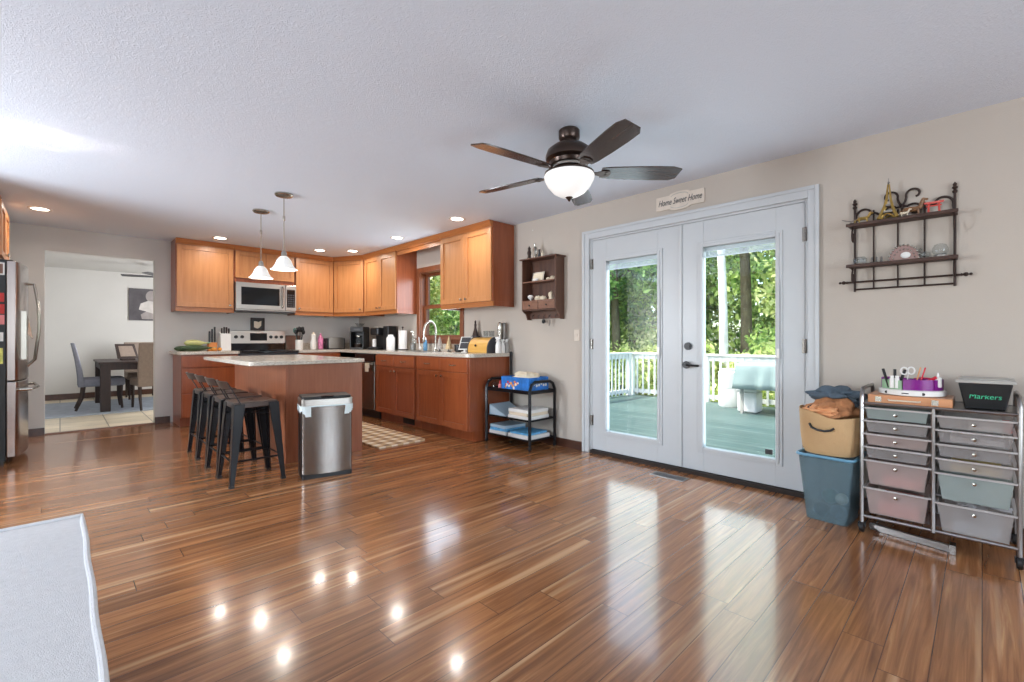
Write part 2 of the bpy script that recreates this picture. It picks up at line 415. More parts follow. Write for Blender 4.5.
def tag(o, label, cat, group=None):
    o['label'] = label; o['category'] = cat
    if group: o['group'] = group
    return o
def thing(name, label, cat, loc=(0,0,0), rotz=0.0, group=None):
    o = bpy.data.objects.new(name, None); COL.objects.link(o)
    o.empty_display_size = 0.1
    o.location = loc; o.rotation_euler = (0, 0, rotz)
    return tag(o, label, cat, group)
def solo(name, mb, mat, label, cat, loc=(0,0,0), rotz=0.0, group=None, **kw):
    o = obj(name, mb, mat, None, loc, rotz, **kw)
    return tag(o, label, cat, group)
def struct(name, mb, mat, **kw):
    o = obj(name, mb, mat, smooth=False, **kw); o['kind'] = 'structure'; return o
def dup(root, loc, rotz, label, group=None):
    def cp(o, par):
        c = o.copy(); COL.objects.link(c)
        if par is not None: c.parent = par
        for ch in [x for x in kids.get(o.name, [])]: cp(ch, c)
        return c
    kids = {}
    for o in bpy.data.objects:
        if o.parent: kids.setdefault(o.parent.name, []).append(o)
    r = cp(root, None); r.location = loc; r.rotation_euler = (0, 0, rotz); r['label'] = label
    if group: r['group'] = group
    return r
def text_mesh(s, size, shear=0.0, depth=0.002, align='CENTER'):
    cu = bpy.data.curves.new('text', 'FONT'); cu.body = s; cu.size = size; cu.shear = shear; cu.extrude = depth; cu.align_x = align; cu.align_y = 'CENTER'
    o = bpy.data.objects.new('text', cu); COL.objects.link(o)
    dg = bpy.context.evaluated_depsgraph_get(); dg.update()
    me = bpy.data.meshes.new_from_object(o.evaluated_get(dg))
    bpy.data.objects.remove(o); bpy.data.curves.remove(cu)
    return me
def text_obj(name, s, size, mat, parent, loc, rot, shear=0.0, depth=0.001, sx=1.0):
    me = text_mesh(s, size, shear, depth); me.materials.clear(); me.materials.append(MATS_get(mat))
    o = bpy.data.objects.new(name, me); COL.objects.link(o)
    if parent is not None: o.parent = parent
    o.location = loc; o.rotation_euler = rot; o.scale = (sx, 1, 1)
    return o

# ================================================================== THE SETTING
struct('floor', MB().box(XL, XR, YF, YB + 0.04, -0.05, 0.0), 'floor')
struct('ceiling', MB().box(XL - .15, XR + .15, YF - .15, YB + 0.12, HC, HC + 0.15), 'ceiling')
# door wall (with french door opening and kitchen window opening)
DY0, DY1, DZ = 0.855, 2.725, 2.11        # door opening
WY0, WY1, WZ0, WZ1 = 4.79, 5.74, 1.125, 2.085   # kitchen window opening
w = MB()
w.box(XR, XR+.15, YF-.15, DY0, 0, HC)
w.box(XR, XR+.15, DY0, DY1, DZ, HC)
w.box(XR, XR+.15, DY1, WY0, 0, HC)
w.box(XR, XR+.15, WY0, WY1, 0, WZ0)
w.box(XR, XR+.15, WY0, WY1, WZ1, HC)
w.box(XR, XR+.15, WY1, YB+.12, 0, HC)
struct('wall_right', w, 'greige')
OX0, OX1, OZ = -0.128, 0.895, 2.162       # opening to dining room
w = MB()
w.box(-1.2, OX0, YB, YB+.12, 0, HC)
w.box(OX0, OX1, YB, YB+.12, OZ, HC)
w.box(OX1, XR, YB, YB+.12, 0, HC)
struct('wall_back', w, 'grey_wall')
w = MB()
w.box(-1.2, -1.08, 5.3, YB, 0, HC)
w.box(XL, -1.2, 5.3, 5.42, 0, HC)
struct('wall_alcove', w, 'greige')
# left and front walls, with unseen side and front windows added for fill lamps
def holed_wall_x(x, y0, y1, hy0, hy1, hz0, hz1, sgn):
    m = MB(); a, b_ = (x-.15, x) if sgn > 0 else (x, x+.15)
    m.box(a, b_, y0, hy0, 0, HC); m.box(a, b_, hy1, y1, 0, HC); m.box(a, b_, hy0, hy1, 0, hz0); m.box(a, b_, hy0, hy1, hz1, HC)
    return m
def holed_wall_y(y, x0, x1, hx0, hx1, hz0, hz1, sgn):
    m = MB(); a, b_ = (y-.15, y) if sgn > 0 else (y, y+.15)
    m.box(x0, hx0, a, b_, 0, HC); m.box(hx1, x1, a, b_, 0, HC); m.box(hx0, hx1, a, b_, 0, hz0); m.box(hx0, hx1, a, b_, hz1, HC)
    return m
wl = holed_wall_x(XL, YF, 3.0, -0.2, 2.0, 0.7, 2.2, 1)
wl2 = holed_wall_x(XL, 3.0, 5.3, 4.28, 5.12, 0.7, 2.2, 1)
wl.add(wl2.v, wl2.f)
struct('wall_left', wl, 'greige')
struct('wall_front', holed_wall_y(YF, XL-.15, XR, -0.3, 2.7, 0.7, 2.2, 1), 'greige')
def sash_x(name, x, y0, y1, z0, z1):
    m = MB()
    m.box(x-.1, x-.04, y0, y0+.06, z0, z1); m.box(x-.1, x-.04, y1-.06, y1, z0, z1); m.box(x-.1, x-.04, y0, y1, z0, z0+.06); m.box(x-.1, x-.04, y0, y1, z1-.06, z1)
    ym = (y0+y1)/2; m.box(x-.1, x-.04, ym-.03, ym+.03, z0, z1)
    f = struct(name, m, 'white_paint')
    obj('pane', MB().box(x-.073, x-.067, y0+.06, y1-.06, z0+.06, z1-.06), 'glass', f, smooth=False)
sash_x('added_window_2', XL, -0.2, 2.0, 0.7, 2.2)  # unseen window added to go with the side fill lamp
sash_x('window_4', XL, 4.28, 5.12, 0.7, 2.2)
m = MB(); y = YF
m.box(-.3, -.24, y-.1, y-.04, .7, 2.2); m.box(2.64, 2.7, y-.1, y-.04, .7, 2.2); m.box(-.3, 2.7, y-.1, y-.04, .7, .76); m.box(-.3, 2.7, y-.1, y-.04, 2.14, 2.2); m.box(1.17, 1.23, y-.1, y-.04, .7, 2.2)
f = struct('added_window_3', m, 'white_paint')  # unseen window frame added behind the front fill lamp
obj('pane', MB().box(-.24, 2.64, y-.073, y-.067, .76, 2.14), 'glass', f, smooth=False)
# dining room
DX0, DX1, DYB = -1.6, 2.8, 11.9
M['tile'] = board_mat('cream_floor_tile', s2l(205, 192, 168), s2l(222, 208, 184), 0.45, rough=0.35, gap=0.006, axis='x', length=0.45)
struct('floor_dining', MB().box(DX0, DX1, YB+.04, DYB, -0.05, 0.003), 'tile')
struct('ceiling_dining', MB().box(DX0, DX1, YB+.12, DYB+.1, HC, HC+.15), 'grey_wall')
w = MB(); w.box(DX0-.1, DX1+.1, DYB, DYB+.1, 0, HC)
struct('wall_dining_back', w, 'grey_wall')
struct('wall_dining_left', MB().box(DX0-.1, DX0, YB+.12, DYB, 0, HC), 'grey_wall')
struct('wall_dining_right', MB().box(DX1, DX1+.1, YB+.12, DYB, 0, HC), 'grey_wall')
struct('baseboard_dining', MB().box(DX0, DX1, DYB-.018, DYB, 0.003, .11), 'dark_base')
# baseboards
struct('baseboard_right', MB().box(XR-.016, XR, DY1+.075, 3.87, 0, .085).box(XR-.016, XR, YF, DY0-.065, 0, .085), 'dark_base')
struct('baseboard_back', MB().box(-.45, OX0-.001, YB-.016, YB, 0, .085).box(OX1+.001, 1.06, YB-.016, YB, 0, .085), 'dark_base')
struct('baseboard_left', MB().box(XL, XL+.016, YF, 5.3, 0, .085).box(XL, XR, YF, YF+.016, 0, .085), 'dark_base')
struct('trim_threshold', MB().box(OX0, OX1, YB-.02, YB+.05, 0.0, .012), 'walnut_light')

# ---- french doors
c = MB()
cx0, cx1 = XR-.022, XR
c.box(cx0, cx1, DY1, DY1+.075, 0, DZ+.07); c.box(cx0, cx1, DY0-.065, DY0, 0, DZ+.07); c.box(cx0, cx1, DY0, DY1, DZ-.002, DZ+.07)
c.box(cx0-.008, cx0, DY1+.05, DY1+.08, 0, DZ+.078); c.box(cx0-.008, cx0, DY0-.07, DY0-.045, 0, DZ+.078); c.box(cx0-.008, cx0, DY0-.045, DY1+.05, DZ+.052, DZ+.078)
c.box(XR, XR+.14, DY1-.02, DY1, 0, DZ); c.box(XR, XR+.14, DY0, DY0+.02, 0, DZ); c.box(XR, XR+.14, DY0+.02, DY1-.02, DZ-.02, DZ)
struct('trim_1', c, 'white_paint', bevel=.003)
struct('trim_2', MB().box(XR-.03, XR+.14, DY0+.02, DY1-.02, 0, .032), 'gap')
def french_door(name, y0, y1, gy0, gy1, gz0, gz1, hinge_far, with_handle):
    x0, x1 = XR+.004, XR+.049
    m = MB()
    m.box(x0, x1, y0, gy0, .036, 2.088); m.box(x0, x1, gy1, y1, .036, 2.088)
    m.box(x0, x1, gy0, gy1, .036, gz0); m.box(x0, x1, gy0, gy1, gz1, 2.088)
    d = struct(name, m, 'white_paint', bevel=.002)
    fr = MB(); t = .045
    for k, (o_, th) in enumerate(((t, .010), (t*.55, .018))):
        xa = x0 - th
        fr.box(xa, x0+.002, gy0-o_, gy0, gz0-o_, gz1+o_); fr.box(xa, x0+.002, gy1, gy1+o_, gz0-o_, gz1+o_)
        fr.box(xa, x0+.002, gy0, gy1, gz0-o_, gz0); fr.box(xa, x0+.002, gy0, gy1, gz1, gz1+o_)
    obj('glazing_frame', fr, 'white_paint', d, smooth=False, bevel=.003)
    obj('pane', MB().box(x0+.018, x0+.023, gy0, gy1, gz0, gz1), 'glass', d, smooth=False)
    bl = MB(); bl.box(x0+.026, x0+.040, gy0+.002, gy1-.002, gz1-.035, gz1-.001)
    for k in range(4): bl.box(x0+.026, x0+.040, gy0+.004, gy1-.004, gz1-.044-k*.008, gz1-.041-k*.008)
    bl.box(x0+.026, x0+.040, gy0+.004, gy1-.004, gz1-.082, gz1-.072)
    obj('raised_blind', bl, 'blinds', d, smooth=False)
    ys = gy0 - .022
    sl = MB().box(x0-.024, x0-.016, ys-.006, ys+.006, .95, 1.55)
    obj('blind_slider_track', sl, 'white_paint', d, smooth=False)
    obj('blind_slider', MB().box(x0-.036, x0-.022, ys-.010, ys+.010, .98, 1.05), 'white', d, smooth=False, bevel=.003)
    hy = y1 + .006 if hinge_far else y0 - .006
    for z in (.27, 1.02, 1.81):
        obj('hinge', MB().lathe([(.008, 0), (.008, .1)], (x0-.010, hy, z), 10).box(x0-.002, x0+.001, hy-.022, hy+.022, z, z+.1), 'steel', d)
    return d
d1 = french_door('door_1', 1.797, 2.702, 2.0, 2.53, .235, 1.87, True, False)
d2 = french_door('door_2', 0.878, 1.785, 1.062, 1.597, .235, 1.87, False, True)
x0 = XR + .004
obj('astragal', MB().box(x0-.014, x0, 1.776, 1.806, .04, 2.085), 'white_paint', d2, smooth=False, bevel=.003)
h_ = obj('lever_handle', MB().lathe([(.031, 0), (.031, .012), (.024, .016), (.012, .018), (.012, .05)], (x0-.05, 1.722, .905), 20, 'x')
    .tube([(x0-.047, 1.722, .905), (x0-.055, 1.70, .905), (x0-.055, 1.66, .902), (x0-.05, 1.615, .90)], .009), 'black', d2)
obj('deadbolt', MB().lathe([(.030, 0), (.032, .010), (.024, .020), (.008, .024)][::-1], (0, 0, 0), 20, 'x').box(.0, -.012, -.02, .02, -.006, .006), 'black', d2, loc=(x0-.024, 1.722, 1.06))
obj('sensor_box', MB().box(x0-.004, x0+.017, 1.085, 1.135, .262, .300), 'black', d2, smooth=False, bevel=.002)

# ---- kitchen window
m = MB()
ca = .07
m.box(XR-.02, XR, WY0-ca, WY0, WZ0-ca, WZ1+ca); m.box(XR-.02, XR, WY1, WY1+ca, WZ0-ca, WZ1+ca)
m.box(XR-.02, XR, WY0, WY1, WZ1, WZ1+ca); m.box(XR-.02, XR, WY0, WY1, WZ0-ca, WZ0-.012); m.box(XR-.05, XR+.05, WY0-ca, WY1+ca, WZ0-.012, WZ0+.012)
for (a, b_, z0, z1, xo) in ((WY0+.012, WY1-.012, WZ0+.012, 1.60, .055), (WY0+.012, WY1-.012, 1.58, WZ1-.012, .09)):
    t = .05; xa, xb = XR+xo, XR+xo+.035
    m.box(xa, xb, a, a+t, z0, z1); m.box(xa, xb, b_-t, b_, z0, z1); m.box(xa, xb, a+t, b_-t, z0, z0+.04); m.box(xa, xb, a+t, b_-t, z1-.04, z1)
m.box(XR, XR+.15, WY0, WY0+.012, WZ0+.012, WZ1); m.box(XR, XR+.15, WY1-.012, WY1, WZ0+.012, WZ1); m.box(XR, XR+.15, WY0+.012, WY1-.012, WZ1-.012, WZ1)
w1 = struct('window_1', m, 'window_wood', bevel=.002)
obj('pane', MB().box(XR+.07, XR+.074, WY0+.06, WY1-.06, WZ0+.05, 1.565), 'glass', w1, smooth=False)
obj('pane', MB().box(XR+.105, XR+.109, WY0+.06, WY1-.06, 1.615, WZ1-.05), 'glass', w1, smooth=False)

# ================================================================== KITCHEN CABINETS
def shaker(mb, x0, x1, z0, z1, y=0.0, th=.02, fw=.06):
    """door slab facing local -y, front face at y-th"""
    mb.box(x0, x0+fw, y-th, y, z0, z1); mb.box(x1-fw, x1, y-th, y, z0, z1)
    mb.box(x0+fw, x1-fw, y-th, y, z0, z0+fw); mb.box(x0+fw, x1-fw, y-th, y, z1-fw, z1)
    mb.box(x0+fw, x1-fw, y-th+.013, y, z0+fw, z1-fw)
def knob(x, z, parent, y=-.02):
    return obj('knob', MB().lathe([(.005, 0), (.006, -.012), (.015, -.018), (.013, -.028), (.0001, -.031)], (x, y, z), 14, 'y'), 'nickel', parent)
def pull(x, z, parent, y=-.02, w_=.10):
    pts = [(x-w_/2, y+.002, z), (x-w_/2+.006, y-.022, z), (x, y-.028, z-.006), (x+w_/2-.006, y-.022, z), (x+w_/2, y+.002, z)]
    return obj('pull', MB().tube(pts, .006), 'nickel', parent)
def upper_cabinet(label, loc, rz, W, doors, z0=1.49, z1=HC, depth=.33, knobs='in', rail=True, dz=None, end_right=False, end_left=False):
    """doors: list of (x0,x1,knob_side)"""
    t = thing('wall_cabinet', label, 'cabinet', loc, rz)
    ins = .012
    b = MB(); b.box(0.001, W-.001, ins if not rail else 0.0, depth, z0+.055 if rail else z0, z1-.003)
    if rail:
        obj('light_rail', MB().box(.001, W-.001, -.001, .018, z0, z0+.054), 'honey_h', t, smooth=False); b.box(.001, .019, .018, depth, z0, z0+.055); b.box(W-.019, W-.001, .018, depth, z0, z0+.055)
    obj('cabinet_box', b, 'cherry_side', t, smooth=False, bevel=.0015)
    for (a, b2, ks) in doors:
        m = MB(); shaker(m, a+.002, b2-.002, z0+.058, z1-.075)
        d = obj('door', m, 'honey', t, smooth=False, bevel=.002)
        if ks: knob(a+.045 if ks == 'l' else b2-.045, z0+.10, d)
    cr = MB(); cr.prism([(-.022, z1-.072), (-.022, z1-.060), (-.035, z1-.048), (-.055, z1-.012), (-.055, z1-.003), (0, z1-.003), (0, z1-.072)], .001-(0.0), W-.001, 'x')
    obj('crown_molding', cr, 'honey_h', t, smooth=False)
    return t
UY = YB - .33
ux = XR - .33
upper_cabinet('upper maple cabinet with one wide door, left end of the row by the dining opening', (1.07, UY-.0, 0), 0, .675, [(0.012, .663, 'r')])
upper_cabinet('short maple cabinet with two small doors above the microwave', (1.747, UY, 0), 0, .812, [(.01, .406, None), (.406, .802, None)], z0=1.93, rail=False)
upper_cabinet('upper maple cabinet with one tall door right of the microwave', (2.561, UY, 0), 0, .60, [(.01, .59, 'l')])
dxy = (ux - 3.165, 6.80 - UY)
ang = math.atan2(dxy[1], dxy[0]); dl = math.hypot(*dxy)
t = thing('wall_cabinet', 'angled single-door upper maple cabinet filling the corner of the kitchen', 'cabinet', (3.165, UY, 0), ang)
Mi = Matrix.Translation((3.165, UY, 0)) @ Matrix.Rotation(ang, 4, 'Z'); Mi = Mi.inverted()
poly = [Mi @ Vector((p[0], p[1], 0)) for p in ((3.165, UY), (ux, 6.80), (XR-.002, 6.80), (XR-.002, YB-.002), (3.165, YB-.002))]
obj('cabinet_box', MB().prism([(p.x, p.y) for p in poly], 1.50, HC-.003), 'cherry_side', t, smooth=False)
m = MB(); shaker(m, .02, dl-.02, 1.548, HC-.075); d = obj('door', m, 'honey', t, smooth=False, bevel=.002); knob(dl-.07, 1.59, d)
obj('light_rail', MB().box(0, dl, -.001, .016, 1.49, 1.545), 'honey_h', t, smooth=False)
obj('crown_molding', MB().prism([(-.022, HC-.072), (-.022, HC-.060), (-.035, HC-.048), (-.055, HC-.012), (-.055, HC-.003), (0, HC-.003), (0, HC-.072)], -.02, dl+.015, 'x'), 'honey_h', t, smooth=False)
upper_cabinet('two-door upper maple cabinet left of the kitchen window', (ux, 6.798, 0), R(-90), .963, [(.012, .481, 'r'), (.482, .951, 'l')])
upper_cabinet('two-door upper maple cabinet right of the kitchen window', (ux, 4.773, 0), R(-90), .977, [(.012, .488, 'r'), (.489, .965, 'l')])
t = thing('window_valance', 'maple valance board bridging the cabinets above the kitchen window', 'valance', (ux, 5.833, 0), R(-90))
obj('board', MB().box(.002, 1.056, 0, .02, 2.315, HC-.003), 'honey_h', t, smooth=False)
obj('crown_molding', MB().prism([(-.022, HC-.072), (-.022, HC-.060), (-.035, HC-.048), (-.055, HC-.012), (-.055, HC-.003), (0, HC-.003), (0, HC-.072)], .002, 1.056, 'x'), 'honey_h', t, smooth=False)

def base_cabinet(label, loc, rz, W, fronts, depth=.597, kick=.075, z1=CT-.041, mat='cherry', open_top=False):
    """fronts: list of ('door'|'drawer', x0,x1,z0,z1, hw) hw: 'l','r' knob side, 'p' pull, None"""
    t = thing('base_cabinet', label, 'cabinet', loc, rz)
    b = MB(); b.box(0.001, W-.001, 0, depth, .115, z1 if not open_top else CT-.21)
    if open_top: b.box(.001, W-.001, 0, .018, CT-.21, z1); b.box(.001, .019, .018, depth, CT-.21, z1); b.box(W-.019, W-.001, .018, depth, CT-.21, z1)
    obj('cabinet_box', b, 'cherry_side', t, smooth=False, bevel=.0015)
    obj('toe_kick', MB().box(.001, W-.001, kick, depth, 0, .115), 'cherry_side', t, smooth=False)
    for k, a, b2, za, zb, hw in fronts:
        m = MB()
        if k == 'door': shaker(m, a, b2, za, zb)
        else: m.box(a, b2, -.02, 0, za, zb)
        d = obj(k, m, mat, t, smooth=False, bevel=.002)
        if hw == 'p': pull((a+b2)/2, (za+zb)/2, d)
        elif hw: knob(a+.045 if hw == 'l' else b2-.045, zb-.05, d)
    return t
BY = YB - .6
bx = XR - .6
zt, zd = CT-.058, CT-.21
base_cabinet('cherry base cabinet with three drawers below the squash, by the dining opening', (1.09, BY, 0), 0, .64,
    [('drawer', .01, .63, zd+.008, zt, None), ('drawer', .01, .63, .43, zd-.004, None), ('drawer', .01, .63, .125, .422, None)])
base_cabinet('cherry base cabinet right of the range, mostly behind the island', (2.515, BY, 0), 0, .64,
    [('drawer', .01, .63, zd+.008, zt, 'p'), ('door', .01, .318, .125, zd-.004, 'r'), ('door', .322, .63, .125, zd-.004, 'l')])
t = thing('base_cabinet', 'corner cherry base cabinet between range side and dishwasher side', 'cabinet', (bx, 6.53, 0), 0)
obj('cabinet_box', MB().box(.001, .597, .001, YB-6.53-.002, .115, CT-.041).box(-.001+.003, .001, .001, BY-6.53, .115, CT-.041), 'cherry_side', t, smooth=False)
obj('toe_kick', MB().box(.075, .597, .001, YB-6.53-.002, 0, .115), 'cherry_side', t, smooth=False)
base_cabinet('two-door cherry sink base cabinet below the kitchen window', (bx, 5.925, 0), R(-90), 1.0,
    [('drawer', .01, .495, zd+.008, zt, 'p'), ('drawer', .505, .99, zd+.008, zt, 'p'), ('door', .01, .498, .125, zd-.004, 'r'), ('door', .502, .99, .125, zd-.004, 'l')], open_top=True)
base_cabinet('two-door cherry base cabinet at the near end of the counter', (bx, 4.915, 0), R(-90), 1.045,
    [('drawer', .03, .52, zd+.008, zt, 'p'), ('drawer', .525, 1.025, zd+.008, zt, 'p'), ('door', .03, .52, .125, zd-.004, 'r'), ('door', .525, 1.025, .125, zd-.004, 'l')])
solo('air_register', MB().box(0, .26, -.008, 0, 0, .07).box(.02, .24, -.010, -.008, .015, .055), 'black', 'small black air register set in the toe kick below the sink cabinet', 'vent', (bx+.0745, 5.33, .022), R(-90), smooth=False)

# dishwasher
t = thing('dishwasher', 'stainless dishwasher between the corner and the sink cabinet', 'dishwasher', (bx, 6.527, 0), R(-90))
obj('tub', MB().box(.002, .596, .0, .58, .11, CT-.043), 'dark_grey', t, smooth=False)
obj('door', MB().box(.004, .594, -.028, -.001, .13, .80), 'steel', t, smooth=False, bevel=.004)
obj('control_panel', MB().box(.004, .594, -.03, -.001, .805, CT-.05), 'black_glass', t, smooth=False, bevel=.004)
obj('handle', MB().tube([(.06, -.03, .77), (.07, -.06, .77), (.53, -.06, .77), (.54, -.03, .77)], .010), 'steel', t)
obj('toe_kick', MB().box(.002, .596, .05, .58, 0, .11), 'black', t, smooth=False)
solo('dish_towel', MB().box(0, .09, -.010, 0, 0, .12).box(0, .09, .010, .014, .05, .12).box(0, .09, -.010, .014, .117, .122), 'cream', 'small cream dish towel hanging over the dishwasher handle', 'towel', (bx-.074, 6.10, .665), R(-90), smooth=False)

# counters
def rounded(poly, r, n=5, which=None):
    out = []
    k = len(poly)
    for i, p in enumerate(poly):
        p = Vector(p); a = Vector(poly[i-1]); b = Vector(poly[(i+1) % k])
        if which is not None and i not in which: out.append(tuple(p)); continue
        da = (a-p).normalized(); db = (b-p).normalized()
        p0 = p+da*r; p1 = p+db*r
        for j in range(n+1):
            t_ = j/n; q = (1-t_)**2*p0 + 2*t_*(1-t_)*p + t_**2*p1
            out.append(tuple(q))
    return out
ctop = MB().prism(rounded([(1.05, YB-.002), (1.05, BY-.035), (1.742, BY-.035), (1.742, YB-.002)], .06, which=[1]), CT-.04, CT)
solo('countertop', ctop, 'counter', 'speckled beige countertop section left of the range holding the squash', 'countertop', bevel=.006)
ex = bx - .035
SY0, SY1, SX0, SX1 = 4.98, 5.62, 3.24, 3.60
c = MB()
c.box(2.512, ex, BY-.035, YB-.002, CT-.04, CT)
c.box(ex, SX0, BY-.035, YB-.002, CT-.04, CT)
c.box(SX0, XR-.002, SY1, YB-.002, CT-.04, CT)
c.box(ex, SX0, SY0, BY-.035, CT-.04, CT)
c.box(SX1, XR-.002, SY0, SY1, CT-.04, CT)
c.prism(rounded([(XR-.002, SY0), (ex, SY0), (ex, 3.835), (XR-.002, 3.835)], .10, which=[2]), CT-.04, CT)
c.box(XR-.02, XR-.002, 3.85, YB-.022, CT, CT+.10); c.box(2.512, XR-.02, YB-.02, YB-.002, CT, CT+.10)
solo('countertop', c, 'counter', 'long L-shaped speckled beige countertop running under the kitchen window', 'countertop', smooth=False)
s = MB(); z0 = CT-.19
s.box(SX0+.012, SX1-.012, SY0+.012, SY1-.012, z0, z0+.004)
s.box(SX0+.008, SX0+.014, SY0+.008, SY1-.008, z0, CT+.002); s.box(SX1-.014, SX1-.008, SY0+.008, SY1-.008, z0, CT+.002)
s.box(SX0+.014, SX1-.014, SY0+.008, SY0+.014, z0, CT+.002); s.box(SX0+.014, SX1-.014, SY1-.014, SY1-.008, z0, CT+.002)
solo('kitchen_sink', s, 'steel_h', 'stainless sink basin set in the counter below the window', 'sink', smooth=False)
# faucet
fx, fy = 3.66, 5.22
t = thing('faucet', 'brushed gooseneck faucet standing behind the sink', 'faucet', (fx, fy, CT+.0006))
pts = [(0, 0, .05), (0, 0, .27)] + [(-.095+.095*math.cos(a), 0, .27+.13*math.sin(a)) for a in [PI*k/10 for k in range(1, 11)]] + [(-.19, 0, .20)]
obj('spout', MB().tube(pts, .014, 10), 'nickel', t)
obj('base', MB().lathe([(.03, 0), (.03, .012), (.02, .022), (.018, .06)], (0, 0, 0), 18), 'nickel', t)
obj('spray_head', MB().lathe([(.014, 0), (.018, -.02), (.02, -.07), (.016, -.08)][::-1], (-.19, 0, .20), 14), 'nickel', t)
obj('lever', MB().tube([(0, -.018, .05), (0, -.05, .07), (0, -.09, .12)], .007), 'nickel', t)

# ---- island
IX0, IX1, IY0, IY1 = 1.14, 2.20, 4.33, 6.12
IT = .925
t = thing('kitchen_island', 'cherry kitchen island with a pale speckled top overhanging the stools', 'island', (1.8, 5.2, 0))
def loc_box(mb, x0, x1, y0, y1, z0, z1): return mb.box(x0-1.8, x1-1.8, y0-5.2, y1-5.2, z0, z1)
BX0 = 1.45
M['island_side'] = wood('island_cherry', s2l(136, 76, 48), s2l(158, 96, 66), rough=0.33)
m = MB(); loc_box(m, BX0, 2.175, 4.375, 6.08, .0, IT-.036)
loc_box(m, BX0-.008, BX0+.03, 4.367, 4.41, .0, IT-.036)
obj('body', m, 'island_side', t, smooth=False, bevel=.002)
m = MB().prism([(a-1.8, b-5.2) for a, b in rounded([(IX0, IY1), (IX0, IY0), (IX1, IY0), (IX1, IY1)], .07)], IT-.036, IT)
obj('countertop', m, 'counter', t, bevel=.005)

# ---- range
RX0, RX1 = 1.748, 2.505
t = thing('range', 'stainless electric range with black glass top between the base cabinets', 'stove', ((RX0+RX1)/2, YB-.33, 0))
W2 = (RX1-RX0)/2 - .003
obj('body', MB().box(-W2, W2, -.30, .32, .02, CT-.03), 'dark_grey', t, smooth=False)
obj('cooktop', MB().box(-W2, W2, -.34, .25, CT-.03, CT-.002), 'black_glass', t, smooth=False, bevel=.004)
for bx_, by_, br in ((-.2, -.17, .10), (.2, -.17, .075), (-.2, .1, .075), (.2, .1, .10)):
    obj('burner', MB().lathe([(br-.004, 0), (br, 0), (br, .0012), (br-.004, .0012)], (bx_, by_, CT-.0018), 28), 'dark_grey', t)
obj('oven_door', MB().box(-W2+.01, W2-.01, -.345, -.302, .22, .82), 'steel_h', t, smooth=False, bevel=.004)
obj('oven_window', MB().box(-.24, .24, -.349, -.345, .36, .68), 'black_glass', t, smooth=False)
obj('door_handle', MB().tube([(-.32, -.345, .77), (-.32, -.39, .77), (.32, -.39, .77), (.32, -.345, .77)], .012), 'steel_h', t)
obj('drawer', MB().box(-W2+.01, W2-.01, -.345, -.302, .04, .21), 'steel_h', t, smooth=False, bevel=.004)
bp = MB(); bp.hexa([(-W2, .225, CT-.002), (W2, .225, CT-.002), (W2, .325, CT-.002), (-W2, .325, CT-.002), (-W2, .255, 1.25), (W2, .255, 1.25), (W2, .325, 1.25), (-W2, .325, 1.25)])
obj('control_panel', bp, 'steel_h', t, smooth=False, bevel=.005)
obj('vent_band', MB().hexa([(-W2+.005, .215, CT), (W2-.005, .215, CT), (W2-.005, .232, CT), (-W2+.005, .232, CT), (-W2+.005, .226, 1.06), (W2-.005, .226, 1.06), (W2-.005, .243, 1.06), (-W2+.005, .243, 1.06)]), 'black_glass', t, smooth=False)
obj('display', MB().hexa([(-.115, .236, 1.10), (.115, .236, 1.10), (.115, .25, 1.10), (-.115, .25, 1.10), (-.115, .247, 1.21), (.115, .247, 1.21), (.115, .26, 1.21), (-.115, .26, 1.21)]), 'black_glass', t, smooth=False)
for kx in (-.30, -.22, .17, .245, .32):
    obj('knob', MB().lathe([(.024, .005), (.024, -.012), (.019, -.026), (.0001, -.028)], (kx, .243, 1.155), 16, 'y'), 'black', t)

# ---- microwave
t = thing('microwave', 'stainless over-the-range microwave below the short cabinet', 'microwave', ((1.747+2.559)/2, YB-.2, 1.515))
W2 = .403
obj('body', MB().box(-W2, W2, -.17, .195, .012, .41), 'steel_h', t, smooth=False, bevel=.004)
obj('door', MB().box(-W2, .245, -.205, -.171, .03, .41), 'steel_h', t, smooth=False, bevel=.005)
obj('door_window', MB().box(-W2+.065, .165, -.2085, -.205, .095, .345), 'black_glass', t, smooth=False)
obj('handle', MB().tube([(.205, -.205, .07), (.205, -.245, .085), (.205, -.245, .36), (.205, -.205, .375)], .011), 'steel', t)
cp = obj('control_panel', MB().box(.25, W2, -.205, -.171, .03, .41), 'steel_h', t, smooth=False, bevel=.004)
obj('keypad', MB().box(.268, W2-.02, -.2085, -.205, .08, .345), 'black_glass', cp, smooth=False)
kp = MB()
for i in range(3):
    for j in range(6): kp.box(.280+i*.034, .304+i*.034, -.2098, -.2085, .095+j*.032, .115+j*.032)
obj('buttons', kp, 'dark_grey', cp, smooth=False)
obj('bottom_grille', MB().box(-W2, W2, -.20, .19, 0, .011), 'dark_grey', t, smooth=False)

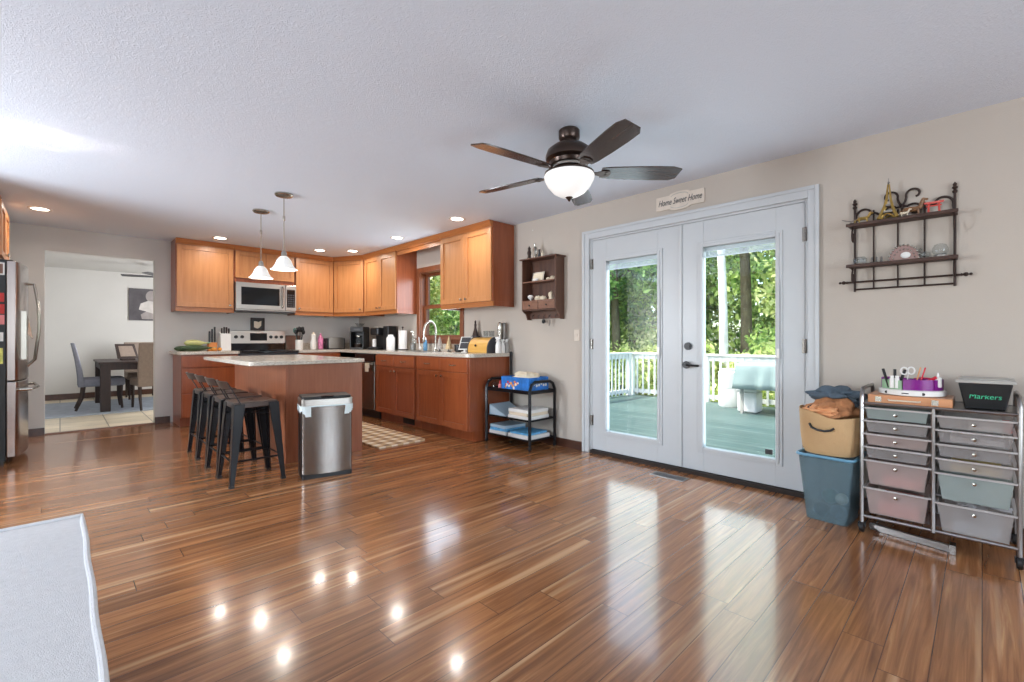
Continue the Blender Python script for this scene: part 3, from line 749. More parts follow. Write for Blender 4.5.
# ---- refrigerator
FX, FY0, FY1 = -.272, 6.09, 7.0
t = thing('refrigerator', 'stainless french-door refrigerator with black sides at the left edge', 'refrigerator', (-.66, (FY0+FY1)/2, 0))
ox, oy = -.66, (FY0+FY1)/2
def fb(mb, x0, x1, y0, y1, z0, z1): return mb.box(x0-ox, x1-ox, y0-oy, y1-oy, z0, z1)
obj('body', fb(MB(), -1.05, -.345, FY0+.005, FY1-.005, .03, 1.80), 'black', t, smooth=False, bevel=.004)
obj('hinge_cover', fb(MB(), -.42, -.30, FY0+.01, FY0+.12, 1.80, 1.83), 'black', t, smooth=False, bevel=.006)
ym = (FY0+FY1)/2
M['fridge_steel'] = plain('fridge_stainless', s2l(178, 168, 164), rough=0.22, metal=1.0, var=0.03, scale=2)
for (a, b_) in ((FY0, ym-.004), (ym+.004, FY1)):
    n_ = 10; arc = [(FX - .012*(1 if i_ in (0, n_) else 0) + .05*math.sin(PI*((a+(b_-a)*i_/n_)-FY0)/(FY1-FY0)) - ox, a+(b_-a)*i_/n_-oy) for i_ in range(n_+1)]
    dd = obj('door', MB().prism([(-.342-ox, a-oy)] + arc + [(-.342-ox, b_-oy)], .745, 1.82), 'fridge_steel', t, bevel=.006, angle=30)
    hy = b_-.04 if a == FY0 else a+.04
    hx = FX + .045 - ox
    obj('handle', MB().tube([(hx, hy-oy, 1.66), (hx+.045, hy-oy, 1.66), (hx+.075, hy-oy, 1.45), (hx+.078, hy-oy, 1.2), (hx+.05, hy-oy, .92), (hx, hy-oy, .86)], .013, 10), 'nickel', dd)
n_ = 20; arc = [(FX - .012*(1 if i_ in (0, n_) else 0) + .05*math.sin(PI*i_/n_) - ox, FY0+(FY1-FY0)*i_/n_-oy) for i_ in range(n_+1)]
dz = obj('freezer_drawer', MB().prism([(-.342-ox, FY0-oy)] + arc + [(-.342-ox, FY1-oy)], .06, .735), 'fridge_steel', t, bevel=.006, angle=30)
obj('handle', MB().tube([(FX-ox, FY0+.06-oy, .66), (FX-ox+.08, FY0+.07-oy, .66), (FX-ox+.115, 0, .655), (FX-ox+.08, FY1-.07-oy, .66), (FX-ox, FY1-.06-oy, .66)], .015, 10), 'nickel', dz)
disp = obj('dispenser', fb(MB(), FX+.01, FX+.052, FY0+.10, FY0+.33, .93, 1.38), 'nickel', t, smooth=False, bevel=.003)
obj('dispenser_recess', fb(MB(), FX+.052, FX+.054, FY0+.12, FY0+.31, .96, 1.16), 'black_glass', disp, smooth=False)
obj('dispenser_nozzle', MB().hexa([(FX-ox+.052, FY0+.14-oy, 1.17), (FX-ox+.09, FY0+.17-oy, 1.12), (FX-ox+.09, FY0+.26-oy, 1.12), (FX-ox+.052, FY0+.29-oy, 1.17), (FX-ox+.052, FY0+.14-oy, 1.36), (FX-ox+.065, FY0+.17-oy, 1.3), (FX-ox+.065, FY0+.26-oy, 1.3), (FX-ox+.052, FY0+.29-oy, 1.36)]), 'nickel', disp, smooth=False, bevel=.004)
obj('plinth', fb(MB(), -1.04, -.36, FY0+.01, FY1-.01, 0, .03), 'black', t, smooth=False)
# magnets and notes on the black side
def note(name, x0, x1, z0, z1, mat, label, cat):
    solo(name, MB().box(0, x1-x0, -.004, 0, 0, z1-z0), mat, label, cat, (x0, FY0+.0045, z0), 0, smooth=False)
M['red'] = plain('red_card', s2l(196, 52, 48), rough=0.6)
M['pink_card'] = plain('pink_card', s2l(220, 130, 130), rough=0.6)
M['yellow_card'] = plain('yellow_green_card', s2l(208, 206, 110), rough=0.6, var=.3, scale=25)
t = thing('photo_print', 'small framed photo stuck high on the black fridge side', 'photo', (-.43, FY0+.0045, 1.69))
obj('frame', MB().box(0, .078, -.004, 0, 0, .11), 'white', t, smooth=False)
obj('picture', MB().box(.010, .068, -.0055, -.004, .012, .098), 'walnut_light', t, smooth=False)
note('red_magnet', -.43, -.355, 1.45, 1.53, 'red', 'uppermost red magnet card on the black fridge side', 'magnet')
note('red_magnet', -.43, -.353, 1.345, 1.43, 'red', 'middle red magnet card on the black fridge side', 'magnet')
note('pink_magnet', -.43, -.353, 1.25, 1.335, 'pink_card', 'pinkish magnet card below the two red ones on the fridge side', 'magnet')
note('paper_note', -.43, -.36, 1.10, 1.18, 'paper', 'white paper note on the black fridge side', 'note')
note('paper_note', -.43, -.362, .90, 1.04, 'yellow_card', 'yellow green card lowest on the black fridge side', 'note')
upper = thing('wall_cabinet', 'deep maple cabinet above the refrigerator at the left picture edge', 'cabinet', (-.39, 6.09, 0), R(90))
m = MB().box(0, .91, .0, .62, 1.86, HC-.003); obj('cabinet_box', m, 'honey', upper, smooth=False, bevel=.002)
m = MB(); shaker(m, .01, .453, 1.87, HC-.075); d = obj('door', m, 'honey', upper, smooth=False, bevel=.002); knob(.41, 1.92, d)
m = MB(); shaker(m, .457, .90, 1.87, HC-.075); d = obj('door', m, 'honey', upper, smooth=False, bevel=.002); knob(.50, 1.92, d)

# ================================================================== CEILING FAN
M['blade'] = wood('dark_walnut_blade', s2l(50, 40, 38), s2l(72, 58, 52), rough=0.24, axis='x')
M['fan_bronze'] = plain('oiled_bronze', s2l(78, 66, 60), rough=0.28, metal=0.85, var=.05)
M['bowl'] = emit('lit_frosted_bowl', (1.0, 0.97, 0.93), 0.38, (0.72, 0.72, 0.71))
fan = thing('ceiling_fan', 'five-blade dark ceiling fan with a glowing white glass bowl over the open floor', 'ceiling fan', (2.295, 1.825, HC))
def z(v): return v - HC
obj('canopy', MB().lathe([(.060, z(2.438)), (.066, z(2.43)), (.066, z(2.385)), (.058, z(2.372)), (.05, z(2.365)), (.055, z(2.335))], (0,0,0), 28), 'fan_bronze', fan)
obj('motor_housing', MB().lathe([(.055, z(2.345)), (.10, z(2.335)), (.138, z(2.305)), (.150, z(2.27)), (.148, z(2.25)), (.125, z(2.235)), (.118, z(2.215)), (.06, z(2.20))], (0,0,0), 36), 'fan_bronze', fan)
obj('flywheel', MB().lathe([(.09, z(2.218)), (.105, z(2.21)), (.105, z(2.195)), (.085, z(2.188)), (.075, z(2.17))], (0,0,0), 30), 'nickel', fan)
obj('light_fitter', MB().lathe([(.07, z(2.19)), (.085, z(2.175)), (.155, z(2.165)), (.157, z(2.155)), (.12, z(2.15))], (0,0,0), 36), 'fan_bronze', fan)
obj('glass_bowl', MB().lathe([(.150, z(2.16)), (.158, z(2.145)), (.155, z(2.125)), (.135, z(2.085)), (.10, z(2.045)), (.06, z(2.022)), (.02, z(2.012)), (.0001, z(2.011))], (0,0,0), 36), 'bowl', fan)
obj('finial', MB().lathe([(.024, z(2.024)), (.024, z(2.012)), (.012, z(2.0)), (.008, z(1.992)), (.0001, z(1.985))][::-1], (0,0,0), 16), 'fan_bronze', fan)
obj('pull_chain', MB().tube([(.09, .05, z(2.2)), (.165, .09, z(2.15)), (.166, .09, z(2.02))], .0015, 5), 'nickel', fan)
def blade_mesh():
    m = MB(); pts = []
    prof = [(.20, .050), (.26, .060), (.40, .068), (.55, .072), (.655, .070), (.690, .048)]
    up = [(x, w_) for x, w_ in prof]; dn = [(x-.0 if x < .69 else x-.0, -w_) for x, w_ in prof][::-1]
    dn = [(.702, -.050)] + [(x, y) for x, y in dn if x < .6]
    dn.insert(1, (.645, -.070))
    poly = up + dn
    m.prism(poly, -.004, .004); return m
def iron_mesh():
    m = MB(); m.prism([(.08, .022), (.17, .014), (.215, .034), (.25, .030), (.262, 0), (.25, -.030), (.215, -.034), (.17, -.014), (.08, -.022)], -.010, -.0045)
    m.lathe([(.010, -.0105), (.010, -.013), (.0001, -.0135)][::-1], (.232, .014, 0), 10); m.lathe([(.010, -.0105), (.010, -.013), (.0001, -.0135)][::-1], (.232, -.014, 0), 10)
    return m
bm_, im_ = None, None
for k in range(5):
    b = obj('blade', blade_mesh(), 'blade', fan) if bm_ is None else bpy.data.objects.new('blade', bm_)
    if bm_ is None: bm_ = b.data
    else: COL.objects.link(b); b.parent = fan
    i_ = obj('blade_iron', iron_mesh(), 'fan_bronze', b) if im_ is None else bpy.data.objects.new('blade_iron', im_)
    if im_ is None: im_ = i_.data
    else: COL.objects.link(i_); i_.parent = b
    b.location = (0, 0, z(2.17)); b.rotation_euler = (R(-13), 0, R(29 + 72*k)); b.rotation_mode = 'XYZ'
def point(name, loc, power, col, r=.05):
    l = bpy.data.lights.new(name, 'POINT'); l.energy = power; l.color = col; l.shadow_soft_size = r
    o = bpy.data.objects.new(name, l); COL.objects.link(o); o.location = loc; return o
WARM = (1.0, 0.91, 0.80)

# ================================================================== RECESSED LIGHTS
M['lamp'] = emit('lit_lamp_face', (1.0, 0.93, 0.82), 7.0)
dl_labels = ['recessed ceiling light nearest the refrigerator', 'recessed ceiling light above the maple cabinet by the dining opening',
    'recessed ceiling light in front of the tall cabinet right of the microwave', 'recessed ceiling light nearest the corner cabinet',
    'recessed ceiling light above the sink', 'recessed ceiling light nearest the big two-door cabinet at the end']
DLP = [(-.145, 6.68), (1.49, 6.95), (2.75, 6.88), (3.122, 6.587), (3.129, 5.32), (3.11, 4.033)]
first = None
for (x, y), lb in zip(DLP, dl_labels):
    if first is None:
        first = thing('recessed_light', lb, 'ceiling light', (x, y, HC), 0, 'recessed kitchen lights')
        obj('trim_ring', MB().lathe([(.066, -.004), (.085, -.006), (.092, -.001), (.092, 0), (.06, 0)], (0,0,0), 30, caps=False), 'white', first)
        obj('lamp_face', MB().lathe([(.067, -.0035), (.0001, -.0035)], (0,0,0), 30, caps=False), 'lamp', first)
    else: dup(first, (x, y, HC), 0, lb)
    l = bpy.data.lights.new('recessed_lamp', 'AREA'); l.shape = 'DISK'; l.size = .12; l.energy = 4.8; l.color = WARM; l.spread = R(165)
    o = bpy.data.objects.new('recessed_lamp', l); COL.objects.link(o); o.location = (x, y, HC-.010)

# ================================================================== PENDANTS
M['shade'] = emit('lit_alabaster_shade', (1.0, 0.95, 0.88), 0.16)
def pendant(x, y, drop_z, label):
    t = thing('pendant_light', label, 'pendant light', (x, y, HC), 0, 'pendants over the island')
    b_ = drop_z - HC
    obj('canopy', MB().lathe([(.076, -.001), (.078, -.012), (.070, -.022), (.015, -.028)], (0,0,0), 24), 'nickel', t)
    obj('rod', MB().tube([(0,0,-.02), (0,0,b_+.17)], .0045, 8).lathe([(.009, -.20), (.011, -.21), (.011, -.235), (.009, -.245)][::-1], (0,0,0), 10), 'nickel', t)
    obj('socket', MB().lathe([(.012, b_+.175), (.022, b_+.16), (.026, b_+.118)][::-1], (0,0,0), 16), 'nickel', t)
    obj('glass_shade', MB().lathe([(.026, b_+.122), (.040, b_+.112), (.060, b_+.085), (.075, b_+.045), (.095, b_+.015), (.114, b_), (.110, b_+.001), (.088, b_+.020), (.070, b_+.05), (.055, b_+.083), (.036, b_+.106)], (0,0,0), 28, caps=False), 'shade', t)
    obj('bulb', MB().ball((0,0,b_+.06), .027), 'lamp', t)
    point('pendant_lamp', (x, y, drop_z+.012), 5, WARM, .03)
pendant(1.473, 5.182, 1.747, 'pendant light with white bell shade over the far half of the island')
pendant(1.455, 4.448, 1.750, 'pendant light with white bell shade over the near half of the island')

# ================================================================== STOOLS
def make_stool(label):
    t = thing('counter_stool', label, 'stool', (1.10, 4.12, 0), 0, 'black metal stools along the island')
    H = .632; hs = .155; hf = .198
    s = MB().prism(rounded([(-hs, -hs), (hs, -hs), (hs, hs), (-hs, hs)], .03), H-.045, H)
    obj('seat', s, 'gun_metal', t, bevel=.006)
    obj('seat_hole', MB().lathe([(.011, 0), (.014, .0012), (.016, 0)][::-1], (0, 0, H+.0002), 14, caps=False), 'black', t)
    for sx in (-1, 1):
        for sy in (-1, 1):
            top = []; bot = []
            def L_(cx, cy, w_, z_):
                # angle-section leg: outer corner at (cx,cy)
                return [(cx, cy, z_), (cx - sx*w_, cy, z_), (cx - sx*w_, cy - sy*.012, z_), (cx - sx*.012, cy - sy*.012, z_), (cx - sx*.012, cy - sy*w_, z_), (cx, cy - sy*w_, z_)]
            a = L_(sx*hf, sy*hf, .030, 0); b = L_(sx*(hs+.004), sy*(hs+.004), .078, H-.012)
            m = MB(); m.add(a+b, [tuple(range(6))[::-1], tuple(range(6, 12))] + [(i, (i+1) % 6, 6+(i+1) % 6, 6+i) for i in range(6)])
            lg = obj('leg', m, 'black_metal', t, smooth=False, bevel=.004)
            obj('rubber_foot', MB().box(sx*hf-.0 - (sx*.032), sx*hf+sx*.002, sy*hf - sy*.032, sy*hf+sy*.002, 0, .018), 'black', lg, smooth=False)
    q = hf - .022
    zb = .19; f = hs + (hf-hs)*(1-zb/H) - .012
    for p0, p1 in (((-f, -f), (f, -f)), ((f, -f), (f, f)), ((f, f), (-f, f)), ((-f, f), (-f, -f))):
        obj('footrest_bar', MB().tube([(p0[0], p0[1], zb), (p1[0], p1[1], zb)], .007), 'black_metal', t)
    obj('cross_brace', MB().bar((-hs, -hs, H-.10), (hs, hs, H-.10), .018, .004).bar((-hs, hs, H-.105), (hs, -hs, H-.105), .018, .004), 'black_metal', t)
    # low leaning back
    for sy in (-1, 1):
        obj('back_strut', MB().bar((-hs+.045, sy*(hs+.002), H-.02), (-hs-.048, sy*(hs-.005), H+.16), .022, .007), 'black_metal', t, smooth=False, bevel=.002)
    m = MB(); n = 10; vs = []; 
    for i in range(n+1):
        u = -1 + 2*i/n; y = u*(hs-.002); bow = -.028*(1-u*u)
        for (dx, dz) in ((-.030, .105), (-.056, .165), (-.050, .168), (-.024, .108)):
            vs.append((-hs + dx + bow, y, H + dz))
    fs = []
    for i in range(n):
        for k in range(4):
            l = (k+1) % 4; fs.append((i*4+k, i*4+l, (i+1)*4+l, (i+1)*4+k))
    fs += [(0,1,2,3), tuple(n*4+k for k in range(4))]
    m.add(vs, fs); obj('back_band', m, 'gun_metal', t)
    return t
st = make_stool('black metal counter stool nearest the camera, at the near corner of the island')
for k, lb in ((1, 'black metal counter stool second from the near end of the island row'), (2, 'black metal counter stool third from the near end of the island row'), (3, 'black metal counter stool at the far end of the row, nearest the dining opening')):
    dup(st, (1.10, 4.12 + .403*k, 0), 0, lb)

# ================================================================== TRASH CAN
t = thing('trash_can', 'tall stainless sensor trash can with a white liner at the near end of the island', 'trash can', (1.59, 3.865, 0), R(-14))
W2, D2 = .192, .138
rp = lambda w_, d_, r: rounded([(-w_, -d_), (w_, -d_), (w_, d_), (-w_, d_)], r)
def bowed(w_, d_, r, bow):
    p = rounded([(-w_, -d_), (w_, -d_), (w_, d_), (-w_, d_)], r); q = []
    front = [(x, y) for x, y in p if y < 0]
    k = [i for i, (x, y) in enumerate(p) if y < 0]
    arc = [(-w_+r + (2*w_-2*r)*i/12, -d_-bow*math.sin(PI*i/12)**.8) for i in range(13)]
    return p[:6] + arc[1:-1] + p[6:]
obj('body', MB().prism(bowed(W2, D2, .03, .022), .035, .575), 'steel', t, bevel=.002, angle=50)
obj('base', MB().prism(rp(W2+.003, D2+.003, .03), 0, .035), 'black', t)
obj('side_panel', MB().box(-W2-.003, -W2+.002, -D2+.035, D2-.03, .035, .60).box(W2-.002, W2+.003, -D2+.035, D2-.03, .035, .60), 'black', t, smooth=False)
m = MB(); n = 40; vs = []
ring = rounded([(-W2-.008, -D2-.008), (W2+.008, -D2-.008), (W2+.008, D2+.008), (-W2-.008, D2+.008)], .035, 8)
k = len(ring)
for j, zz in enumerate((.0, .05, .065)):
    for i, (a, b) in enumerate(ring):
        q = 1 + .012*math.sin(i*1.7+j); sag = .022*math.sin(i*.55)+.008*math.sin(i*2.1) if j == 0 else 0
        vs.append((a*q, b*q, .525+zz*.9+sag))
m.add(vs, [(j*k+i, j*k+(i+1) % k, (j+1)*k+(i+1) % k, (j+1)*k+i) for j in range(2) for i in range(k)])
M['bag'] = plain('white_bin_liner', s2l(216, 226, 226), rough=0.4, var=.05, bump=.3, bscale=40)
obj('bin_liner', m, 'bag', t)
obj('lid_rim', MB().prism(rp(W2+.006, D2+.006, .032), .578, .635), 'steel_h', t, bevel=.004)
obj('lid', MB().prism(rp(W2-.004, D2-.004, .03), .635, .655), 'black', t, bevel=.006)
obj('sensor', MB().box(-.05, .05, -D2-.004, -D2+.03, .645, .6585), 'black_glass', t, smooth=False, bevel=.003)

# ================================================================== KITCHEN RUG
M['check'] = checker_mat('checked_rug', s2l(236, 226, 206), s2l(206, 178, 140), s2l(150, 122, 96), .14)
solo('kitchen_mat', MB().prism(rounded([(-.29, -.78), (.29, -.78), (.29, .78), (-.29, .78)], .05), 0, .012), 'check', 'tan and cream checked mat on the floor between island and sink', 'rug', (2.61, 5.09, 0.0005))

# ================================================================== UTILITY CART
cx0, cx1, cy0, cy1 = 3.335, 3.715, 3.15, 3.80
ccx, ccy = (cx0+cx1)/2, (cy0+cy1)/2
t = thing('utility_cart', 'black three-tier rolling cart crammed with papers beside the counter end', 'cart', (ccx, ccy, 0))
hx, hy = (cx1-cx0)/2, (cy1-cy0)/2
for sy in (-1, 1):
    a = [(-hx, sy*hy, .05), (-hx, sy*hy, .60), (-hx+.03, sy*hy, .66), (-hx+.08, sy*hy, .685), (hx-.08, sy*hy, .685), (hx-.03, sy*hy, .66), (hx, sy*hy, .60), (hx, sy*hy, .05)]
    obj('end_frame', MB().tube(a, .016, 8), 'black_metal', t)
for zs, th in ((.575, .045), (.30, .02), (.10, .02)):
    m = MB(); m.box(-hx+.004, hx-.004, -hy+.004, hy-.004, zs-.012, zs)
    for s_ in (-1, 1):
        m.box(s_*(hx-.006)-.003, s_*(hx-.006)+.003, -hy+.006, hy-.006, zs-.012-.0, zs+th-.02 if th > .03 else zs+.006)
        m.box(-hx+.006, hx-.006, s_*(hy-.006)-.003, s_*(hy-.006)+.003, zs-.012, zs+th-.02 if th > .03 else zs+.006)
    obj('shelf', m, 'black_metal', t, smooth=False)
for sx in (-1, 1):
    for sy in (-1, 1):
        obj('caster', MB().lathe([(.018, -.008), (.024, -.005), (.024, .005), (.018, .008)], (sx*hx, sy*hy, .024), 14, 'y').box(sx*hx-.006, sx*hx+.006, sy*hy-.012, sy*hy+.012, .03, .055), 'black', t)
M['blue_box'] = plain('blue_printed_carton', s2l(40, 112, 190), rough=0.35, var=.3, scale=18)
M['sky_blue'] = plain('sky_blue_print', s2l(96, 168, 214), rough=0.5, var=.2, scale=30)
# open blue box
bxl, byl, bzl = .15, .20, .15
t = thing('game_box', 'open blue toy box with bright printed pictures on the top of the black cart', 'box', (ccx-.018, 3.385, .577))
m = MB(); m.box(-bxl, bxl, -byl, byl, 0, .004); m.box(-bxl, -bxl+.004, -byl, byl, .004, bzl); m.box(bxl-.004, bxl, -byl, byl, .004, bzl)
m.box(-bxl+.004, bxl-.004, -byl, -byl+.004, .004, bzl); m.box(-bxl+.004, bxl-.004, byl-.004, byl, .004, bzl)
obj('carton', m, 'blue_box', t, smooth=False)
random.seed(3)
m = MB()
for k in range(16):
    m.mi = k % 3
    yy = random.uniform(-.05, .16); zz = random.uniform(.035, .10); m.ball((-bxl-.0005, yy, zz), .013, 8, sx=.08, sz=random.uniform(.6, 1.4))
M['orange'] = plain('orange_print', s2l(226, 150, 60), rough=.5); 
obj('front_print', m, ['orange', 'red', 'cream'], t)
m = MB()
for k in range(7): m.ball((-.10+k*.035, -byl-.0005, .075+.012*math.sin(k*2)), .014, 8, sy=.08)
obj('end_print', m, 'paper', t)
m = MB().blob((0,0,0), .12, .15, .055, .25, 9, seed=2)
solo('crumpled_packaging', m, 'cream', 'crumpled cream packaging spilling out of the blue toy box', 'packaging', (ccx+.02, 3.385, .715))
solo('glass_jar', MB().lathe([(.034, 0), (.042, .01), (.042, .055), (.03, .075), (.0001, .085)], (0,0,0), 18), 'clear', 'small clear rounded jar at the left end of the cart top', 'jar', (ccx-.12, 3.74, .577))
t = thing('glue_bottle', 'small pink bottle with a red cap on the cart top beside the blue box', 'bottle', (ccx-.13, 3.645, .577))
obj('bottle', MB().lathe([(.018, 0), (.020, .01), (.020, .05), (.012, .062)], (0,0,0), 14), 'pink_card', t)
obj('cap', MB().lathe([(.012, .062), (.011, .085), (.004, .10)], (0,0,0), 12), 'red', t)
def stack(x, y, z0, items, cat='papers'):
    for (nm, lb, ct, sx, sy, sz, mt, rz) in items:
        m = MB(); m.box(-sx/2, sx/2, -sy/2, sy/2, 0, sz)
        solo(nm, m, mt, lb, ct, (x, y, z0+.0003), rz, smooth=False, bevel=.002); z0 += sz + .0006
M['binder_blue'] = plain('pale_blue_binder', s2l(176, 196, 210), rough=.35, var=.03)
m = MB().hexa([(-.15, -.13, 0), (.15, -.13, 0), (.15, .13, 0), (-.15, .13, 0), (-.15, -.115, .012), (.15, -.115, .012), (.15, .13, .11), (-.15, .13, .11)])
solo('ring_binder', m, 'binder_blue', 'wedge-shaped pale blue ring binder on the middle cart shelf', 'binder', (ccx-.01, 3.655, .3003), 0, smooth=False, bevel=.002)
stack(ccx-.015, 3.335, .30, [('activity_book', 'lowest workbook of the pile on the middle cart shelf', 'book', .31, .30, .035, 'paper', .05),
    ('activity_book', 'cream second workbook of the pile on the middle cart shelf', 'book', .30, .28, .03, 'cream', -.06),
    ('activity_book', 'top white workbook of the pile on the middle cart shelf', 'book', .30, .29, .032, 'paper', .02)])
stack(ccx-.01, 3.65, .10, [('activity_book', 'lowest white pad on the left of the bottom cart shelf', 'book', .32, .26, .035, 'paper', .0),
    ('activity_book', 'grey-blue pad in the left pile on the bottom cart shelf', 'book', .30, .25, .03, 'sky_blue', .07),
    ('activity_book', 'grey paper block on top of the left pile on the bottom cart shelf', 'book', .30, .25, .03, 'binder_blue', -.05)])
stack(ccx-.01, 3.335, .10, [('activity_book', 'white pad with blue print at the right of the bottom cart shelf', 'book', .32, .30, .04, 'paper', -.04),
    ('activity_book', 'light blue folder on top of the right pile on the bottom cart shelf', 'book', .29, .26, .02, 'sky_blue', .06)])
solo('broom_handle', MB().tube([(0, 0, 0), (0, .0, .92)], .012, 10).lathe([(.0001, .98), (.014, .97), (.016, .93), (.014, .92)][::-1], (0,0,0), 10), 'black', 'black pole leaning upright in the gap between the counter end and the cart', 'pole', (3.735, 3.826, 0))

# ================================================================== BLUE BIN AND LAUNDRY BASKET
M['rim_blue'] = plain('steel_blue_plastic', s2l(98, 146, 172), rough=.35)
t = thing('storage_bin', 'translucent blue plastic bin on the floor right of the french doors', 'bin', (3.475, .662, 0), R(-4))
def tub(mb, w0, d0, w1, d1, h, th=.004, r=.04):
    a = rounded([(-w0, -d0), (w0, -d0), (w0, d0), (-w0, d0)], r, 5); b = rounded([(-w1, -d1), (w1, -d1), (w1, d1), (-w1, d1)], r, 5)
    k = len(a); vs = [(x, y, 0) for x, y in a] + [(x, y, h) for x, y in b]
    sc = lambda p, q: (p[0]-math.copysign(th, p[0]), p[1]-math.copysign(th, p[1]))
    vs += [(*sc(p, p), h) for p in b] + [(*sc(p, p), th) for p in a]
    fs = [tuple(range(k))[::-1], tuple(range(3*k, 4*k))]
    for lv in range(3):
        fs += [(lv*k+i, lv*k+(i+1) % k, (lv+1)*k+(i+1) % k, (lv+1)*k+i) for i in range(k)]
    mb.add(vs, fs); return mb
obj('tub', tub(MB(), .135, .110, .170, .145, .40), 'blue_clear', t)
obj('rim', MB().tube([(a, b, .402) for a, b in rounded([(-.174, -.149), (.174, -.149), (.174, .149), (-.174, .149)], .04, 5)], .009, 8, closed=True), 'rim_blue', t)
M['teal'] = plain('sea_green_toy', s2l(84, 132, 126), rough=.5); M['navy'] = plain('dark_blue_toy', s2l(46, 58, 92), rough=.5)
for k, (px_, py_, pz_, rr, mt, lb) in enumerate(((-.06, .045, .052, .043, 'dark_grey', 'dark ball lying at the left bottom of the blue bin'), (-.055, -.045, .052, .045, 'navy', 'navy ball lying at the right bottom of the blue bin'), (-.05, .0, .142, .045, 'teal', 'sea green ball in the middle of the blue bin'), (-.08, -.065, .145, .035, 'cream', 'cream ball showing at the right in the blue bin'))):
    solo('toy_ball', MB().ball((0,0,0), rr), mt, lb, 'ball', (3.475+px_, .662+py_, pz_))
# basket
M['canvas'] = plain('tan_canvas', s2l(196, 160, 116), rough=.9, var=.08, scale=5, bump=.3, bscale=180)
M['denim'] = plain('grey_denim', s2l(84, 98, 110), rough=.9, var=.15, scale=12, bump=.4, bscale=120)
M['peach'] = plain('peach_cloth', s2l(222, 158, 110), rough=.9, var=.1)
M['brown_cloth'] = plain('mottled_brown_cloth', s2l(176, 120, 80), rough=.9, var=.25, scale=30, bump=.5, bscale=60)
t = thing('laundry_basket', 'tan canvas basket with black rope handle standing on the blue bin', 'basket', (3.465, .660, .413), R(-4))
m = MB(); seg = 36; vs = []
def rimz(a): return .232 + .045*max(0, math.cos(a - R(115)))**2 + .006*math.sin(5*a)
rows = [(.85, 0), (.93, .03), (.99, .12), (1.03, None)]
for q, zz in rows + [(1.0, None), (.95, .12), (.84, .012)]:
    for i in range(seg):
        a = 2*PI*i/seg; ca, sa = math.cos(a), math.sin(a)
        sq = (abs(ca)**3.2 + abs(sa)**3.2)**(-1/3.2)
        h_ = rimz(a) if zz is None else zz
        vs.append((.165*q*sq*ca + .004*math.sin(3*a+2), .160*q*sq*sa, h_))
nr = 7; fs = [tuple(range(seg))[::-1], tuple((nr-1)*seg+i for i in range(seg))]
for lv in range(nr-1): fs += [(lv*seg+i, lv*seg+(i+1) % seg, (lv+1)*seg+(i+1) % seg, (lv+1)*seg+i) for i in range(seg)]
m.add(vs, fs); obj('body', m, 'canvas', t, angle=60)
obj('rope_handle', MB().tube([(-.168, .075, .185), (-.180, .06, .165), (-.185, .03, .155), (-.186, -.01, .152), (-.183, -.04, .160), (-.172, -.055, .172)], .007), 'black', t)
obj('rope_handle', MB().tube([(.168, .075, .19), (.180, .04, .155), (.18, -.02, .155), (.170, -.055, .18)], .007), 'black', t)
obj('rope_handle', MB().tube([(-.13, .12, .21), (-.10, .10, .275), (-.07, .09, .285), (-.05, .08, .25), (-.055, .075, .20)], .009), 'espresso', t)
solo('folded_cloth', MB().blob((0,0,0), .125, .12, .080, .30, 5, 48, 30, seed=4), 'brown_cloth', 'mottled brown garment heaped in the canvas basket', 'clothing', (3.465, .655, .668))
solo('peach_cloth', MB().blob((0,0,0), .05, .085, .03, .30, 7, 48, 30, seed=6), 'peach', 'peach cloth bunched at the front rim of the canvas basket', 'clothing', (3.372, .70, .672))
solo('denim_garment', MB().blob((0,0,0), .11, .13, .05, .38, 6, 48, 30, seed=9), 'denim', 'grey denim garment on top of the canvas basket', 'clothing', (3.535, .640, .757))

# ================================================================== ROLLING DRAWER CART
YL, YM, YR = .490, .184, -.128
t = thing('drawer_cart', 'chrome rolling cart holding two columns of milky plastic drawers at the right wall', 'drawer cart', (3.53, YM, 0))
X0, X1 = -.20, .19
def yy_(v): return v - YM
for y in (YL, YM, YR):
    top = .752
    if y == YM:
        [obj('upright', MB().tube([(xx, 0, .085), (xx, 0, .745)], .010, 10), 'chrome', t) for xx in (X0, X1)]
    else:
        obj('end_frame', MB().tube([(X0, yy_(y), .05), (X0, yy_(y), .775), (X0+.012, yy_(y), .81), (X0+.04, yy_(y), .832), (X1-.04, yy_(y), .832), (X1-.012, yy_(y), .81), (X1, yy_(y), .775), (X1, yy_(y), .05)], .0105, 10), 'chrome', t)
[obj('top_rail', MB().tube([(xx, yy_(YL), .748), (xx, yy_(YR), .748)], .009, 8), 'chrome', t) for xx in (X0, X1)]
obj('top_shelf', MB().box(X0+.005, X1-.005, yy_(YL)+.0, yy_(YR), .738, .752), 'chrome', t)
[obj('bottom_rail', MB().tube([(xx, yy_(YL), .095), (xx, yy_(YR), .095)], .009, 8), 'chrome', t) for xx in (X0, X1)]
for (y, x) in ((YL, X0), (YL, X1), (YR, X0), (YR, X1)):
    obj('caster', MB().lathe([(.022, -.012), (.030, -.009), (.030, .009), (.022, .012)], (x, yy_(y), .030), 16, 'y').box(x-.014, x+.014, yy_(y)-.017, yy_(y)+.017, .03, .056), 'black', t)
rims = [(.722, .062, 0), (.648, .062, 0), (.572, .062, 0), (.497, .062, 0), (.421, .135, 0), (.262, .145, 0)]
M['smoke_clear'] = frosted('smoky_clear_plastic', s2l(196, 190, 188), 0.32)
M['rim_grey'] = plain('milky_rim_plastic', s2l(172, 166, 162), rough=.4)
M['pink_clear'] = frosted('pinkish_clear_plastic', s2l(214, 196, 190), 0.34)
M['green_clear'] = frosted('greenish_clear_plastic', s2l(196, 206, 202), 0.36)
